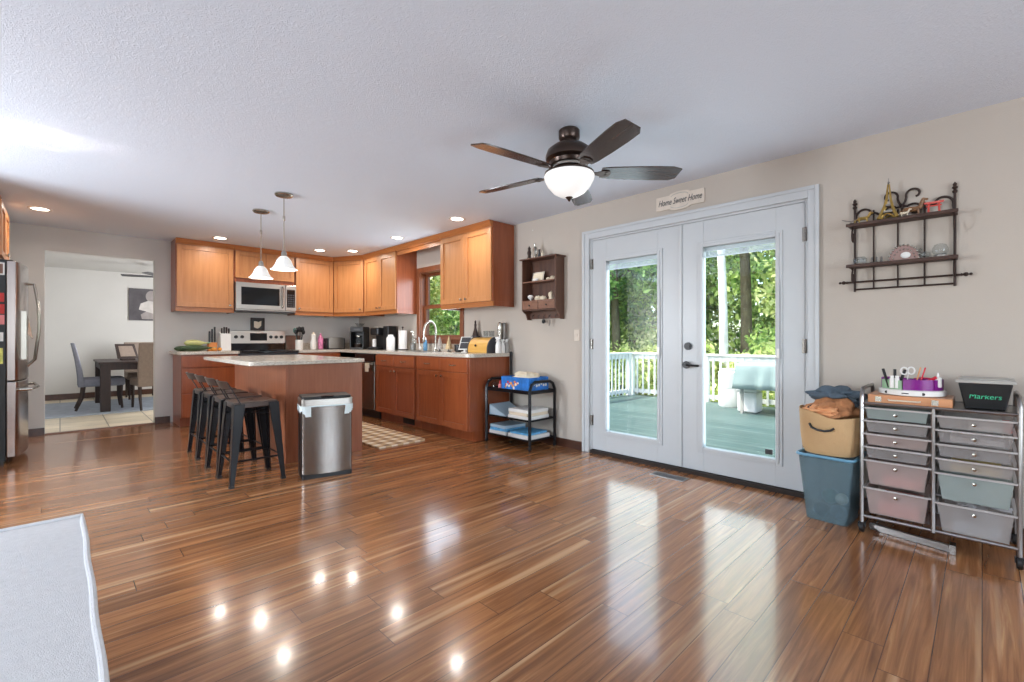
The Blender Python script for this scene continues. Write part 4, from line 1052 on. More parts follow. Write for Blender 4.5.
drmat = {(0,0): 'green_clear', (0,1): 'smoke_clear', (0,2): 'pink_clear', (0,3): 'smoke_clear', (0,4): 'pink_clear', (0,5): 'pink_clear', (1,0): 'clear_drawer', (1,1): 'smoke_clear', (1,2): 'smoke_clear', (1,3): 'clear_drawer', (1,4): 'green_clear', (1,5): 'clear_drawer'}
for ci, (ya, yb) in enumerate(((YL, YM), (YM, YR))):
    for ri, (zr, hh, _) in enumerate(rims):
        zr += -.012 if ci == 1 else 0
        yc = (ya+yb)/2 - YM; w1 = (ya-yb)/2 - .018; w0 = w1 - (.010 if hh < .1 else .017)
        f_ = X0 - .004; xb = X1 - .02
        m = MB(); e = .003
        def rg(x0_, x1_, w_, z_): return [(x0_, yc-w_, z_), (x1_, yc-w_, z_), (x1_, yc+w_, z_), (x0_, yc+w_, z_)]
        vs = rg(f_+.012, xb-.01, w0, zr-hh) + rg(f_, xb, w1, zr) + rg(f_+e, xb-e, w1-e, zr) + rg(f_+.012+e, xb-.01-e, w0-e, zr-hh+e)
        fs = [(3,2,1,0), (12,13,14,15)]
        for lv in range(3): fs += [(lv*4+i, lv*4+(i+1) % 4, (lv+1)*4+(i+1) % 4, (lv+1)*4+i) for i in range(4)]
        m.add(vs, fs)
        d = obj('drawer', m, drmat[(ci, ri)], t, smooth=False)
        lip = MB(); lip.box(f_-.010, f_+.002, yc-w1-.012, yc+w1+.012, zr-.004, zr+.005); lip.box(f_, xb, yc-w1-.012, yc-w1+.001, zr-.003, zr+.003); lip.box(f_, xb, yc+w1-.001, yc+w1+.012, zr-.003, zr+.003)
        obj('rim', lip, 'rim_grey', d, smooth=False, bevel=.001)
        obj('knob', MB().lathe([(.004, 0), (.005, -.010), (.0095, -.014), (.009, -.021), (.0001, -.024)], (f_-.0+.004, yc, zr-.030), 12, 'x'), 'nickel', d)
# things seen inside drawers
def inside(nm, lb, cat, ci, ri, mt, y0, y1, hz, x0=.02, x1=.30, zo=.004):
    zr, hh, _ = rims[ri]; zr += -.012 if ci == 1 else 0
    zb = zr-hh+zo
    solo(nm, MB().box(0, x1-x0, y0-y1, 0, 0, hz), mt, lb, cat, (3.53+X0+x0, y1, zb), 0, smooth=False, bevel=.003)
M['yellow'] = plain('yellow_folder', s2l(222, 200, 128), rough=.6)
inside('paper_stack', 'yellow papers lying in the fourth drawer of the right column', 'papers', 1, 3, 'yellow', -.07, .12, .03)
inside('paper_stack', 'white papers in the top drawer of the right column', 'papers', 1, 0, 'paper', -.07, .05, .025)
inside('craft_box', 'red craft box in the top drawer of the right column', 'box', 1, 0, 'red', -.104, -.075, .03)
inside('paper_stack', 'bundle of white papers in the second drawer of the right column', 'papers', 1, 1, 'paper', -.08, .12, .028)
inside('craft_box', 'red craft box showing through the lowest drawer of the left column', 'box', 0, 5, 'pink_card', .24, .42, .075)
inside('paper_stack', 'lilac papers in the lowest drawer of the right column', 'papers', 1, 5, 'binder_blue', -.07, .11, .06)
inside('craft_box', 'pinkish box in the fifth drawer of the left column', 'box', 0, 4, 'pink_card', .23, .40, .05)
M['clear_wrap'] = frosted('clear_wrapping', s2l(205, 200, 200), .6, .25)
random.seed(5)
m = MB().blob((0,0,0), .11, .105, .028, .5, 12, 28, 16, seed=3)
solo('plastic_wrap', m, 'clear_wrap', 'crinkled clear wrapping heaped on the lowest drawer of the right column', 'packaging', (3.47, .03, .262))
# under cart: folded steel rack lying on floor
t = thing('folding_rack', 'flat folded metal rack lying on the floor under the drawer cart', 'rack', (3.50, .30, 0))
obj('side_rail', MB().bar((-.12, .16, .034), (-.19, -.18, .034), .022, .022), 'chrome', t, smooth=False)
obj('side_rail', MB().bar((-.09, .16, .012), (-.165, -.18, .012), .020, .020), 'chrome', t, smooth=False)
obj('end_cap', MB().box(-.205, -.145, -.205, -.18, .0, .05), 'steel', t, smooth=False, bevel=.002)

# on top of the drawer cart
TZ = .7535
t = thing('wooden_case', 'flat orange wooden case with two metal latches on top of the drawer cart', 'case', (3.50, .287, TZ))
obj('case', MB().box(-.15, .12, -.178, .178, 0, .046), M.setdefault('orange_wood', wood('orange_varnished_wood', s2l(186, 120, 76), s2l(206, 142, 94), axis='y')), t, smooth=False, bevel=.003)
for yl in (.13, -.11): obj('latch', MB().box(-.154, -.150, yl-.014, yl+.014, .008, .036).lathe([(.006, 0), (.006, -.005)][::-1], (-.154, yl, .024), 10, 'x'), 'nickel', t)
obj('handle', MB().tube([(-.150, .085, .022), (-.160, .08, .020), (-.160, -.045, .020), (-.150, -.05, .022)], .004), 'cream', t)
# lazy susan
M['sage'] = plain('sage_green_plastic', s2l(142, 178, 140), rough=.35); M['purple'] = plain('purple_plastic', s2l(126, 28, 128), rough=.3)
M['hot_red'] = plain('bright_red_plastic', s2l(206, 26, 52), rough=.35)
LSX, LSY, LSZ = 3.50, .285, TZ+.0465
t = thing('craft_caddy', 'round turning craft caddy with white base and green and purple cups on the wooden case', 'caddy', (LSX, LSY, LSZ))
RR = .148
obj('turntable', MB().lathe([(RR-.01, 0), (RR, .004), (RR, .030), (RR-.006, .034)], (0,0,0), 40), 'white', t)
def wedge(a0, a1, r1, r0, h, mt, nm='cup'):
    n = 8; th = .004
    outer = [(r1*math.cos(a0+(a1-a0)*i/n), r1*math.sin(a0+(a1-a0)*i/n)) for i in range(n+1)]
    inner = [(r0*math.cos(a1-(a1-a0)*i/n), r0*math.sin(a1-(a1-a0)*i/n)) for i in range(n+1)]
    poly = outer + inner; c_ = Vector((sum(p[0] for p in poly)/len(poly), sum(p[1] for p in poly)/len(poly)))
    inn = [tuple(c_ + (Vector(p)-c_)*.94) for p in poly]
    k = len(poly)
    vs = [(x, y, .035) for x, y in poly] + [(x, y, .035+h) for x, y in poly] + [(x, y, .035+h) for x, y in inn] + [(x, y, .040) for x, y in inn]
    fs = [tuple(range(k))[::-1], tuple(range(3*k, 4*k))]
    for lv in range(3): fs += [(lv*k+i, lv*k+(i+1) % k, (lv+1)*k+(i+1) % k, (lv+1)*k+i) for i in range(k)]
    m = MB(); m.add(vs, fs); return obj(nm, m, mt, t)
g = .02
for k, mt in enumerate(('sage', 'purple', 'purple', 'hot_red', 'sage', 'purple')):
    a0 = R(108 + 60*k - 0); wedge(a0+g, a0+R(60)-g, RR-.012, .03, .058 if mt != 'sage' else .05, mt)
for yl in (.10, -.06): obj('base_dot', MB().lathe([(.008, -.001), (.008, .001)], (-math.sqrt(RR**2-yl*yl)-.0005, yl, .016), 12, 'x'), 'black', t)
obj('print_on_base', MB().box(-RR-.0008, -RR+.0005, .0, .03, .013, .019), 'dark_grey', t, smooth=False)
random.seed(11)
pen_specs = [('marker_pen', 'black', 'black marker standing in the green cup, leaning left', (-.095, .09), (.02, .03)), ('marker_pen', 'black', 'black marker standing upright in the green cup', (-.085, .065), (.0, .0)), ('marker_pen', 'black', 'black marker in the green cup leaning towards the purple cup', (-.10, .05), (.01, -.03)),
    ('glue_stick', 'white', 'white glue stick in the green cup, left one', (-.115, .075), (-.005, .0)), ('glue_stick', 'white', 'white glue stick in the green cup, right one', (-.118, .052), (0, 0)),
    ('scissors_handle', 'paper', 'white handled scissors standing in the purple cup', (-.10, .005), (.0, .01)), ('paint_brush', 'peach', 'thin wooden brush standing in the middle of the purple cup', (-.09, -.02), (.01, -.025)), ('paint_brush', 'hot_red', 'red brush standing in the purple cup beside the wooden brush', (-.08, -.035), (.0, -.03)),
    ('red_marker', 'hot_red', 'red marker lying in the right purple cup', (-.07, -.075), (.0, -.045)), ('white_bottle', 'white', 'small white dropper bottle at the right edge of the craft caddy', (-.055, -.115), (0, 0))]
for nm, mt, lb, (px_, py_), (lx, ly) in pen_specs:
    m = MB()
    if nm == 'white_bottle': m.lathe([(.015, 0), (.017, .004), (.017, .05), (.006, .058), (.003, .08)], (0,0,0), 14); zz = LSZ+.041+.012
    elif nm == 'scissors_handle':
        m.tube([(0, .018+.015*math.cos(a), .098+.02*math.sin(a)) for a in [2*PI*i/12 for i in range(12)]], .004, 6, closed=True); m.tube([(0, -.012+.015*math.cos(a), .10+.02*math.sin(a)) for a in [2*PI*i/12 for i in range(12)]], .004, 6, closed=True); m.bar((0, .01, .002), (0, 0, .082), .012, .003); zz = LSZ+.041
    else: m.tube([(0, 0, .0), (lx, ly, .105 if 'brush' not in nm else .12)], .007 if 'brush' not in nm else .0035, 8); zz = LSZ+.041
    if nm == 'glue_stick': m = MB().lathe([(.011, 0), (.011, .055), (.009, .057), (.009, .07)], (0,0,0), 12)
    if nm == 'red_marker': m = MB().tube([(0, .03, .02), (.0, -.035, .065)], .008, 8); zz = LSZ+.044
    solo(nm, m, mt, lb, 'craft supply', (LSX+px_, LSY+py_, zz))
# black bin with markers lettering
t = thing('marker_bin', 'black plastic bin with grey lid and green handwritten lettering on the drawer cart', 'bin', (3.52, -.01, TZ))
obj('tub', MB().hexa([(-.10, -.075, 0), (.10, -.075, 0), (.10, .075, 0), (-.10, .075, 0), (-.12, -.10, .135), (.12, -.10, .135), (.12, .10, .135), (-.12, .10, .135)]), 'black', t, smooth=False, bevel=.006)
M['lid_grey'] = plain('grey_plastic_lid', s2l(170, 166, 160), rough=.4)
obj('lid', MB().box(-.13, .13, -.11, .11, .135, .152).box(-.11, .11, -.09, .09, .152, .158), 'lid_grey', t, smooth=False, bevel=.005)
M['green_ink'] = plain('green_chalk_ink', s2l(60, 190, 140), rough=.6)
text_obj('lettering', 'Markers', .036, 'green_ink', t, (-.1112, .0, .066), (R(90-8.4), 0, R(-90)), shear=.15)

# ================================================================== IRON WALL SHELF
t = thing('iron_wall_shelf', 'scrolled iron wall rack with two wooden shelves holding souvenirs', 'shelf', (XR, .35, 1.43))
def W(x, y, z_): return (x, y-.35, z_-1.43)
yl_, yr_ = .588, .112; xo = -.012
for y in (yl_, yr_):
    f_ = MB().tube([W(xo, y, 1.43), W(xo, y, 1.975)], .0065, 8)
    f_.lathe([(.008, .545), (.013, .555), (.006, .567), (.015, .577), (.007, .587), (.010, .597), (.0001, .612)], (xo, y-.35, 0), 12)
    obj('post', f_, 'iron', t)
for zs in (1.855, 1.592):
    m = MB(); m.box(-.120, -.002, .10-.35, .612-.35, zs-1.43-.010, zs-1.43+.008); m.box(-.127, -.120, .094-.35, .618-.35, zs-1.43-.014, zs-1.43+.006)
    obj('shelf_board', m, 'board_brown', t, smooth=False, bevel=.003)
for y in (.49, .37, .245): obj('rod', MB().tube([W(xo, y, 1.44), W(xo, y, 1.95 if y != .37 else 1.93)], .0045, 6), 'iron', t)
obj('bottom_rail', MB().tube([W(xo, yl_, 1.445), W(xo, yr_, 1.445)], .006, 6), 'iron', t)
rr = MB().tube([W(xo-.02, .645, 1.492), W(xo-.02, .065, 1.492)], .006, 8)
for y, sgn in ((.645, 1), (.065, -1)): rr.ball(W(xo-.02, y, 1.492), .012, 10).ball(W(xo-.02, y+sgn*.02, 1.492), .008, 8).ball(W(xo-.02, y-sgn*.018, 1.492), .008, 8)
obj('towel_rod', rr, 'iron', t)
def spiral(cy, cz, r0, r1, a0, a1, n=22):
    return [W(xo, cy + (r0+(r1-r0)*i/n)*math.cos(a0+(a1-a0)*i/n), cz + (r0+(r1-r0)*i/n)*math.sin(a0+(a1-a0)*i/n)) for i in range(n+1)]
sc = MB()
def arcpts(cy, cz, r, a0, a1, r2=None, n=20):
    r2 = r if r2 is None else r2
    return [(xo, cy + (r+(r2-r)*i/n)*math.cos(R(a0+(a1-a0)*i/n)), cz-1.43 + (r+(r2-r)*i/n)*math.sin(R(a0+(a1-a0)*i/n))) for i in range(n+1)]
for sg in (-1, 1):
    def fl(p): return [(x, y*sg, z_) for x, y, z_ in p]
    sc.tube(fl([(xo, -.004, 1.935-1.43), (xo, .016, 1.975-1.43)] + arcpts(.058, 2.012, .040, 200, -70, .018)), .0065, 7)
    sc.tube(fl([(xo, .0, 1.95-1.43)] + arcpts(.058, 1.915, .042, 140, -130, .016)), .0065, 7)
    sc.tube(fl([(xo, .235, 1.87-1.43)] + arcpts(.180, 1.925, .055, -20, 190, .022)), .0065, 7)
    sc.tube(fl([(xo, .105, 1.865-1.43)] + arcpts(.150, 1.905, .048, 210, 60, .018)), .0065, 7)
sc.tube([(xo, 0, 1.86-1.43), (xo, 0, 1.96-1.43)], .005, 7)
obj('scroll_crest', sc, 'iron', t)
sb = MB()
for y in (yl_, yr_):
    for zt_ in (1.84, 1.575):
        pts = [(-.012 - .055 + .055*math.cos(a), y-.35, zt_-1.43 - .055 + .055*math.sin(a)*1.0) for a in [R(90) + R(250)*i/16 for i in range(17)]]
        pts = [(p[0], p[1], p[2]) for p in pts]
        sb.tube([(-.10, y-.35, zt_-1.43)] + [(-.075 + .038*math.cos(R(110)+R(300)*i/16)*(1-.5*i/16), y-.35, zt_-1.43-.055 + .045*math.sin(R(110)+R(300)*i/16)*(1-.4*i/16)) for i in range(17)], .005, 6)
obj('scroll_bracket', sb, 'iron', t)
SZ1, SZ2 = 1.8635, 1.6005
# souvenirs
M['gold'] = plain('brassy_gold', s2l(176, 146, 80), rough=.35, metal=.7); M['pewter'] = plain('pewter', s2l(140, 136, 132), rough=.35, metal=.8)
t = thing('tower_model', 'tall lattice iron tower souvenir on the top rack shelf', 'souvenir', (XR-.075, .408, SZ1))
m = MB()
for sx in (-1, 1):
    for sy in (-1, 1):
        prof = [(.040, 0), (.027, .035), (.015, .075), (.008, .12), (.003, .19)]
        m.tube([(sx*a, sy*a, h_) for a, h_ in prof], .009, 6, r_end=.003)
obj('tower_legs', m, 'gold', t)
obj('platform', MB().box(-.028, .028, -.028, .028, .035, .045), 'pewter', t, smooth=False)
obj('platform', MB().box(-.018, .018, -.018, .018, .072, .080), 'pewter', t, smooth=False)
obj('arches', MB().tube([(-.034, -.03+.06*i/8, .002+.024*math.sin(PI*i/8)) for i in range(9)], .004, 6).tube([(.034, -.03+.06*i/8, .002+.024*math.sin(PI*i/8)) for i in range(9)], .004, 6), 'gold', t)
obj('spire', MB().tube([(0,0,.175), (0,0,.225)], .003, 6, r_end=.001).ball((0,0,.20), .006, 8), 'pewter', t)
t.scale = (1.12, 1.12, 1.14)
def quad_fig(nm, lb, mt, loc, s=1.0, rz=R(-90), head_up=.02):
    m = MB()
    pts = [((-.03, 0, .035), .013), ((-.01, 0, .036), .014), ((.015, 0, .036), .013), ((.03, 0, .042), .010), ((.042, 0, .05+head_up), .009), ((.056, 0, .048+head_up), .006)]
    for (p, r_), (q, r2) in zip(pts, pts[1:]): m.tube([tuple(v*s for v in p), tuple(v*s for v in q)], r_*s, 8, r_end=r2*s)
    for p, r_ in pts: m.ball(tuple(v*s for v in p), r_*s, 8)
    for x in (-.026, .022):
        for y in (-.008, .008): m.tube([(x*s, y*s, .032*s), ((x+.003)*s, y*s, 0)], .005*s, 6, r_end=.0035*s)
    m.tube([(-.036*s, 0, .042*s), (-.05*s, 0, .03*s), (-.052*s, 0, .015*s)], .003*s, 6)
    return solo(nm, m, mt, lb, 'figurine', loc, rz)
M['leopard'] = plain('spotted_brown_ceramic', s2l(128, 92, 62), rough=.3, var=.5, scale=70)
M['red_lacquer'] = plain('red_lacquer', s2l(206, 70, 58), rough=.3)
quad_fig('camel_figurine', 'small golden animal figurine at the left end of the top rack shelf', 'gold', (XR-.07, .535, SZ1), .85)
quad_fig('leopard_figurine', 'spotted brown animal figurine rearing on the top rack shelf', 'leopard', (XR-.07, .295, SZ1), 1.15, R(-90), .03)
quad_fig('calf_figurine', 'small cream animal figurine at the foot of the spotted one', 'cream', (XR-.10, .330, SZ1), .55, R(-90))
t = thing('red_gate_ornament', 'little red lacquered gate ornament at the right of the top rack shelf', 'ornament', (XR-.07, .200, SZ1), R(-90))
for x in (-.022, .022): obj('post', MB().tube([(x*1.1, 0, 0), (x, 0, .060)], .0055, 8), 'red_lacquer', t)
obj('lintel', MB().hexa([(-.040, -.006, .056), (.040, -.006, .056), (.040, .006, .056), (-.040, .006, .056), (-.046, -.008, .068), (.046, -.008, .068), (.046, .008, .068), (-.046, .008, .068)]), 'red_lacquer', t, smooth=False, bevel=.002)
obj('tie_beam', MB().box(-.034, .034, -.004, .004, .040, .047), 'red_lacquer', t, smooth=False)
solo('spike_ornament', MB().tube([(0, .05, .03), (0, 0, .012), (0, -.035, .028)], .003, 6).lathe([(.012, 0), (.003, .006), (.003, .012)], (0,0,0), 10), 'pewter', 'thin horned ornament at the far left of the top rack shelf', 'ornament', (XR-.11, .59, SZ1))
t = thing('glass_box', 'little clear glass casket at the left end of the lower rack shelf', 'box', (XR-.07, .552, SZ2))
obj('casket', MB().box(-.025, .025, -.034, .034, 0, .032), 'clear', t, smooth=False)
obj('casket_lid', MB().hexa([(-.027,-.036,.033), (.027,-.036,.033), (.027,.036,.033), (-.027,.036,.033), (-.018,-.026,.046), (.018,-.026,.046), (.018,.026,.046), (-.018,.026,.046)]), 'clear', t, smooth=False)
for k, (y, lb) in enumerate(((.49, 'left one of the three tiny pewter figures on the lower rack shelf'), (.467, 'middle one of the three tiny pewter figures on the lower rack shelf'), (.442, 'right one of the three tiny pewter figures on the lower rack shelf'))):
    solo('tiny_figurine', MB().lathe([(.010, 0), (.009, .004), (.004, .012), (.006, .02), (.003, .026)], (0,0,0), 10).ball((0,0,.031), .006, 8), 'pewter', lb, 'figurine', (XR-.08, y, SZ2), group='tiny figures on the rack')
t = thing('fan_ornament', 'half-round openwork peacock ornament with a white oval on the lower rack shelf', 'ornament', (XR-.075, .335, SZ2))
m = MB().prism([(.072*math.cos(PI*i/18), .004+.088*math.sin(PI*i/18)) for i in range(19)], 0, .008, 'x')
obj('fan', m, M.setdefault('rosy', plain('rosy_pewter', s2l(150, 122, 116), rough=.5, metal=.2)), t)
m = MB()
for i in range(13):
    a = PI*i/12; m.ball((-.001, .072*math.cos(a), .006+.086*math.sin(a)), .007, 8)
for i in range(9):
    a = PI*(i+.5)/9; m.ball((-.001, .052*math.cos(a), .006+.062*math.sin(a)), .005, 8)
obj('beading', m, 'nickel', t)
obj('oval_cabochon', MB().ball((-.004, -.008, .030), .024, 16, sx=.25, sz=.8), 'white', t)
for nm, y, r_, lb in (('glass_globe', .172, .036, 'bigger glass globe ornament at the right of the lower rack shelf'),):
    t = thing(nm, lb, 'ornament', (XR-.07, y, SZ2))
    obj('base', MB().lathe([(.03, 0), (.03, .01), (.02, .016)], (0,0,0), 18), 'pewter', t)
    obj('dome', MB().lathe([(.028, .016), (.036, .03), (.036, .05), (.026, .072), (.0001, .082)], (0,0,0), 20), 'clear', t)
solo('glass_swan', MB().blob((0,0,.020), .018, .026, .018, .2, 8, seed=5, flat=0.001).tube([(0, .015, .03), (0, .028, .045), (0, .02, .058), (0, .012, .05)], .005, 7), 'clear', 'small clear glass swan left of the glass globe', 'ornament', (XR-.085, .238, SZ2))

# ================================================================== SIGN, SWITCH, VENT
t = thing('wall_sign', 'small cream sign with scalloped edges and script lettering above the french doors', 'sign', (XR-.014, 1.795, 2.296))
hw, hh = .212, .058
pts = [(-hw, -hh), (-.09, -hh)] + [(.09*math.cos(a), -hh - .022*math.sin(a)*1.0) for a in [PI - PI*i/10 for i in range(1, 10)]] + [(.09, -hh), (hw, -hh), (hw, hh), (.09, hh)] + [(.09*math.cos(a), hh + .022*math.sin(a)) for a in [PI*i/10 for i in range(1, 10)]] + [(-.09, hh), (-hw, hh)]
M['sign_cream'] = plain('washed_cream_wood', s2l(214, 202, 188), rough=.7, var=.05, scale=20)
obj('board', MB().prism(pts, 0, .012, 'x'), 'sign_cream', t, smooth=False, bevel=.001)
obj('scroll_trim', MB().tube([(-.001, .075*math.cos(a), .04+.022*math.sin(a)) for a in [PI*i/12 for i in range(13)]], .0025, 5).tube([(-.001, .075*math.cos(a), -.04-.022*math.sin(a)) for a in [PI*i/12 for i in range(13)]], .0025, 5), 'lid_grey', t)
text_obj('lettering', 'Home Sweet Home', .074, 'dark_grey', t, (-.0015, 0, 0), (R(90), 0, R(-90)), shear=.4, sx=.64)
solo('light_switch', MB().box(-.006, 0, -.036, .036, -.058, .058).box(-.011, -.006, -.008, .008, -.014, .014), 'sign_cream', 'cream light switch plate on the wall between cart and french doors', 'switch', (XR, 2.885, 1.16), smooth=False, bevel=.002)
solo('nail', MB().lathe([(.006, -.006), (.006, 0)], (0, 0, 0), 10, 'x'), 'white', 'tiny white wall anchor high on the wall beside the end cabinet', 'wall anchor', (XR, 3.50, 2.33))
t = thing('floor_register', 'pewter floor register in front of the french doors', 'vent', (3.54, 1.785, 0))
obj('frame', MB().box(-.06, .06, -.145, .145, 0, .004), 'pewter', t, smooth=False, bevel=.001)
m = MB()
for k in range(18): m.box(-.04, .04, -.125+k*.014, -.118+k*.014, .004, .0055)
obj('louvres', m, 'dark_grey', t, smooth=False)

# ================================================================== BROWN WALL SHELF
bx0, by0, by1, bz0, bz1 = XR-.16, 3.05, 3.53, 1.335, 1.985
t = thing('wall_curio_shelf', 'small walnut wall cabinet with open shelves, two drawers and key hooks', 'shelf', (XR, (by0+by1)/2, 0))
yc = (by0+by1)/2; hy = (by1-by0)/2
m = MB()
for s_ in (-1, 1):
    pr = [(-.002, 1.33), (-.002, 1.975), (-.145, 1.975), (-.145, 1.43), (-.12, 1.41), (-.085, 1.39), (-.06, 1.33)]
    ya = s_*hy; m.add([(x, ya-s_*.012, z_) for x, z_ in pr] + [(x, ya, z_) for x, z_ in pr], [tuple(range(7)), tuple(range(7, 14))[::-1]] + [(i, (i+1) % 7, 7+(i+1) % 7, 7+i) for i in range(7)])
obj('side', m, 'walnut', t, smooth=False)
obj('back_panel', MB().box(-.010, -.002, -hy+.012, hy-.012, 1.34, 1.975), 'walnut', t, smooth=False)
obj('top', MB().box(-.165, -.001, -hy-.02, hy+.02, 1.975, 1.99), 'walnut', t, smooth=False, bevel=.003)
for zs in (1.74, 1.535): obj('shelf_board', MB().box(-.143, -.010, -hy+.012, hy-.012, zs-.012, zs), 'walnut_light', t, smooth=False)
obj('drawer_case', MB().box(-.135, -.010, -hy+.012, hy-.012, 1.425, 1.437), 'walnut', t, smooth=False)
for s_ in (-1, 1):
    d = obj('drawer', MB().box(-.148, -.012, min(s_*.004, s_*(hy-.014)), max(s_*.004, s_*(hy-.014)), 1.44, 1.521), 'walnut_light', t, smooth=False, bevel=.002)
    obj('knob', MB().lathe([(.004, 0), (.010, -.008), (.008, -.015), (.0001, -.017)], (-.148, s_*hy/2, 1.48), 12, 'x'), 'black', d)
obj('hook_rail', MB().box(-.03, -.010, -hy+.012, hy-.012, 1.345, 1.40), 'walnut', t, smooth=False)
for y in (-.16, -.08, 0, .08, .16): obj('hook', MB().tube([(-.03, y, 1.385), (-.05, y, 1.375), (-.058, y, 1.36), (-.05, y, 1.35)], .003, 6), 'black', t)
for y, z0, mt, lb in ((-.08, 1.352, 'pewter', 'bunch of silver keys hanging on the right hook of the walnut shelf'), (.0, 1.352, 'black', 'dark key fob hanging from the middle hook of the walnut shelf')):
    m = MB().tube([(0, .012*math.cos(a), -.012+.012*math.sin(a)) for a in [2*PI*i/12 for i in range(12)]], .002, 5, closed=True)
    if mt == 'pewter':
        m.box(-.002, .001, -.008, .004, -.085, -.025).box(-.005, -.002, -.016, -.006, -.075, -.025).box(.001, .004, .002, .012, -.095, -.025)
    else: m.blob((0, 0, -.042), .012, .024, .022, .2, 9, seed=2)
    solo('key_bunch', m, mt, lb, 'keys', (XR-.054, yc+y, z0), smooth=False)
def figure(nm, lb, mt, loc, prof, seg=14, cat='figurine', extra=None):
    m = MB().lathe(prof, (0,0,0), seg)
    if extra: extra(m)
    return solo(nm, m, mt, lb, cat, loc)
TS = 1.9905
figure('dark_statuette', 'dark statuette at the left on top of the walnut shelf', 'iron', (XR-.10, yc+.17, TS), [(.026, 0), (.024, .012), (.016, .035), (.024, .07), (.014, .10), (.017, .12), (.0001, .145)])
figure('silver_statuette', 'tall silver winged statuette on top of the walnut shelf', 'nickel', (XR-.10, yc+.085, TS), [(.024, 0), (.016, .02), (.024, .07), (.018, .11), (.008, .13), (.012, .15), (.0001, .17)], extra=lambda m: m.blob((0, .018, .085), .005, .014, .035, .1, seed=1).blob((0, -.018, .085), .005, .014, .035, .1, seed=2))
figure('dark_vase', 'slim dark vase between silver and beige statuettes on the walnut shelf top', 'dark_grey', (XR-.085, yc+.035, TS), [(.014, 0), (.018, .03), (.008, .07), (.012, .09)], cat='vase')
figure('beige_figurine', 'small beige figurine on top of the walnut shelf', 'cream', (XR-.11, yc-.03, TS), [(.018, 0), (.012, .02), (.016, .035), (.006, .05), (.009, .06), (.0001, .07)])
solo('toy_ship', MB().hexa([(-.01, -.035, 0), (.01, -.035, 0), (.01, .035, 0), (-.01, .035, 0), (-.016, -.05, .014), (.016, -.05, .014), (.016, .05, .014), (-.016, .05, .014)]).tube([(0, -.02, .012), (0, -.02, .07)], .002, 5).box(-.006, .006, -.01, .03, .014, .022), 'pewter', 'tiny ship model with a mast at the right on top of the walnut shelf', 'model', (XR-.09, yc-.14, TS), smooth=False)
t = thing('framed_card', 'small silver framed card leaning on the upper walnut shelf', 'frame', (XR-.045, yc+.07, 1.7405))
obj('frame', MB().hexa([(-.035, -.085, 0), (-.029, -.085, 0), (-.029, .085, 0), (-.035, .085, 0), (-.012, -.085, .105), (-.006, -.085, .105), (-.006, .085, .105), (-.012, .085, .105)]), 'pewter', t, smooth=False)
obj('card', MB().hexa([(-.0345, -.07, .012), (-.033, -.07, .012), (-.033, .07, .012), (-.0345, .07, .012), (-.0175, -.07, .092), (-.016, -.07, .092), (-.016, .07, .092), (-.0175, .07, .092)]), 'cream', t, smooth=False)
solo('sea_shells', MB().blob((0, -.03, .018), .03, .035, .02, .2, 8, seed=7, flat=0.001).blob((0, .03, .014), .022, .028, .016, .2, 8, seed=8, flat=0.001), 'cream', 'pair of cream shells at the right on the upper walnut shelf', 'shell', (XR-.09, yc-.13, 1.7405))
solo('pale_pebbles', MB().blob((0, 0, .014), .022, .035, .016, .2, 8, seed=9, flat=0.001), 'paper', 'pale shell lying in front of the silver frame on the walnut shelf', 'shell', (XR-.115, yc+.06, 1.7405))
figure('white_flower_ornament', 'white rounded flower ornament at the left on the lower walnut shelf', 'white', (XR-.10, yc+.15, 1.5355), [(.012, 0), (.006, .012), (.028, .03), (.034, .045), (.02, .062), (.0001, .066)], cat='ornament')
solo('nativity_group', MB().blob((0, .03, .022), .03, .04, .026, .35, 10, seed=11, flat=0.001).blob((0, -.045, .018), .028, .035, .022, .35, 10, seed=12, flat=0.001), 'cream', 'low cream sculpted group in the middle of the lower walnut shelf', 'figurine', (XR-.10, yc+.01, 1.5355))
figure('cream_angel', 'cream angel figurine at the right on the lower walnut shelf', 'cream', (XR-.10, yc-.145, 1.5355), [(.030, 0), (.024, .02), (.014, .05), (.012, .06), (.016, .072), (.0001, .088)], extra=lambda m: m.blob((0, .025, .05), .006, .018, .026, .1, seed=1))

# ================================================================== OTTOMAN / SOFA
t = thing('sofa_chaise', 'pale grey upholstered chaise with piped edges in the lower left corner', 'sofa', (-.962, 1.265, 0))
hx2, y0_, y1_ = 1.02, -.95, 1.015
obj('base', MB().box(-hx2+.02, hx2-.022, y0_+.02, y1_-.02, .08, .30), 'sofa', t, bevel=.03)
m = MB(); nx, ny = 16, 28; vs = []
def top_z(u, v): return .478 + .018*(1-(2*u-1)**6)*(1-(2*v-1)**6)
for j in range(ny+1):
    for i in range(nx+1):
        u, v = i/nx, j/ny; 
        vs.append((-hx2 + 2*hx2*u + (.0015*math.sin(v*31) if i == nx else 0), y0_ + (y1_-y0_)*v, top_z(u, v)))
fs = [(j*(nx+1)+i, j*(nx+1)+i+1, (j+1)*(nx+1)+i+1, (j+1)*(nx+1)+i) for j in range(ny) for i in range(nx)]
ringi = [i for i in range(nx+1)] + [j*(nx+1)+nx for j in range(1, ny+1)] + [ny*(nx+1)+i for i in range(nx-1, -1, -1)] + [j*(nx+1) for j in range(ny-1, 0, -1)]
base = len(vs); kk = len(ringi)
for q in ringi: x, y, _ = vs[q]; vs.append((x*1.004, y, .40))
for q in ringi: x, y, _ = vs[q]; vs.append((x*.995, y, .305))
for lv, (A_, B_) in enumerate(((ringi, list(range(base, base+kk))), (list(range(base, base+kk)), list(range(base+kk, base+2*kk))))):
    fs += [(A_[i], B_[i], B_[(i+1) % kk], A_[(i+1) % kk]) for i in range(kk)]
fs.append(tuple(range(base+kk, base+2*kk)))
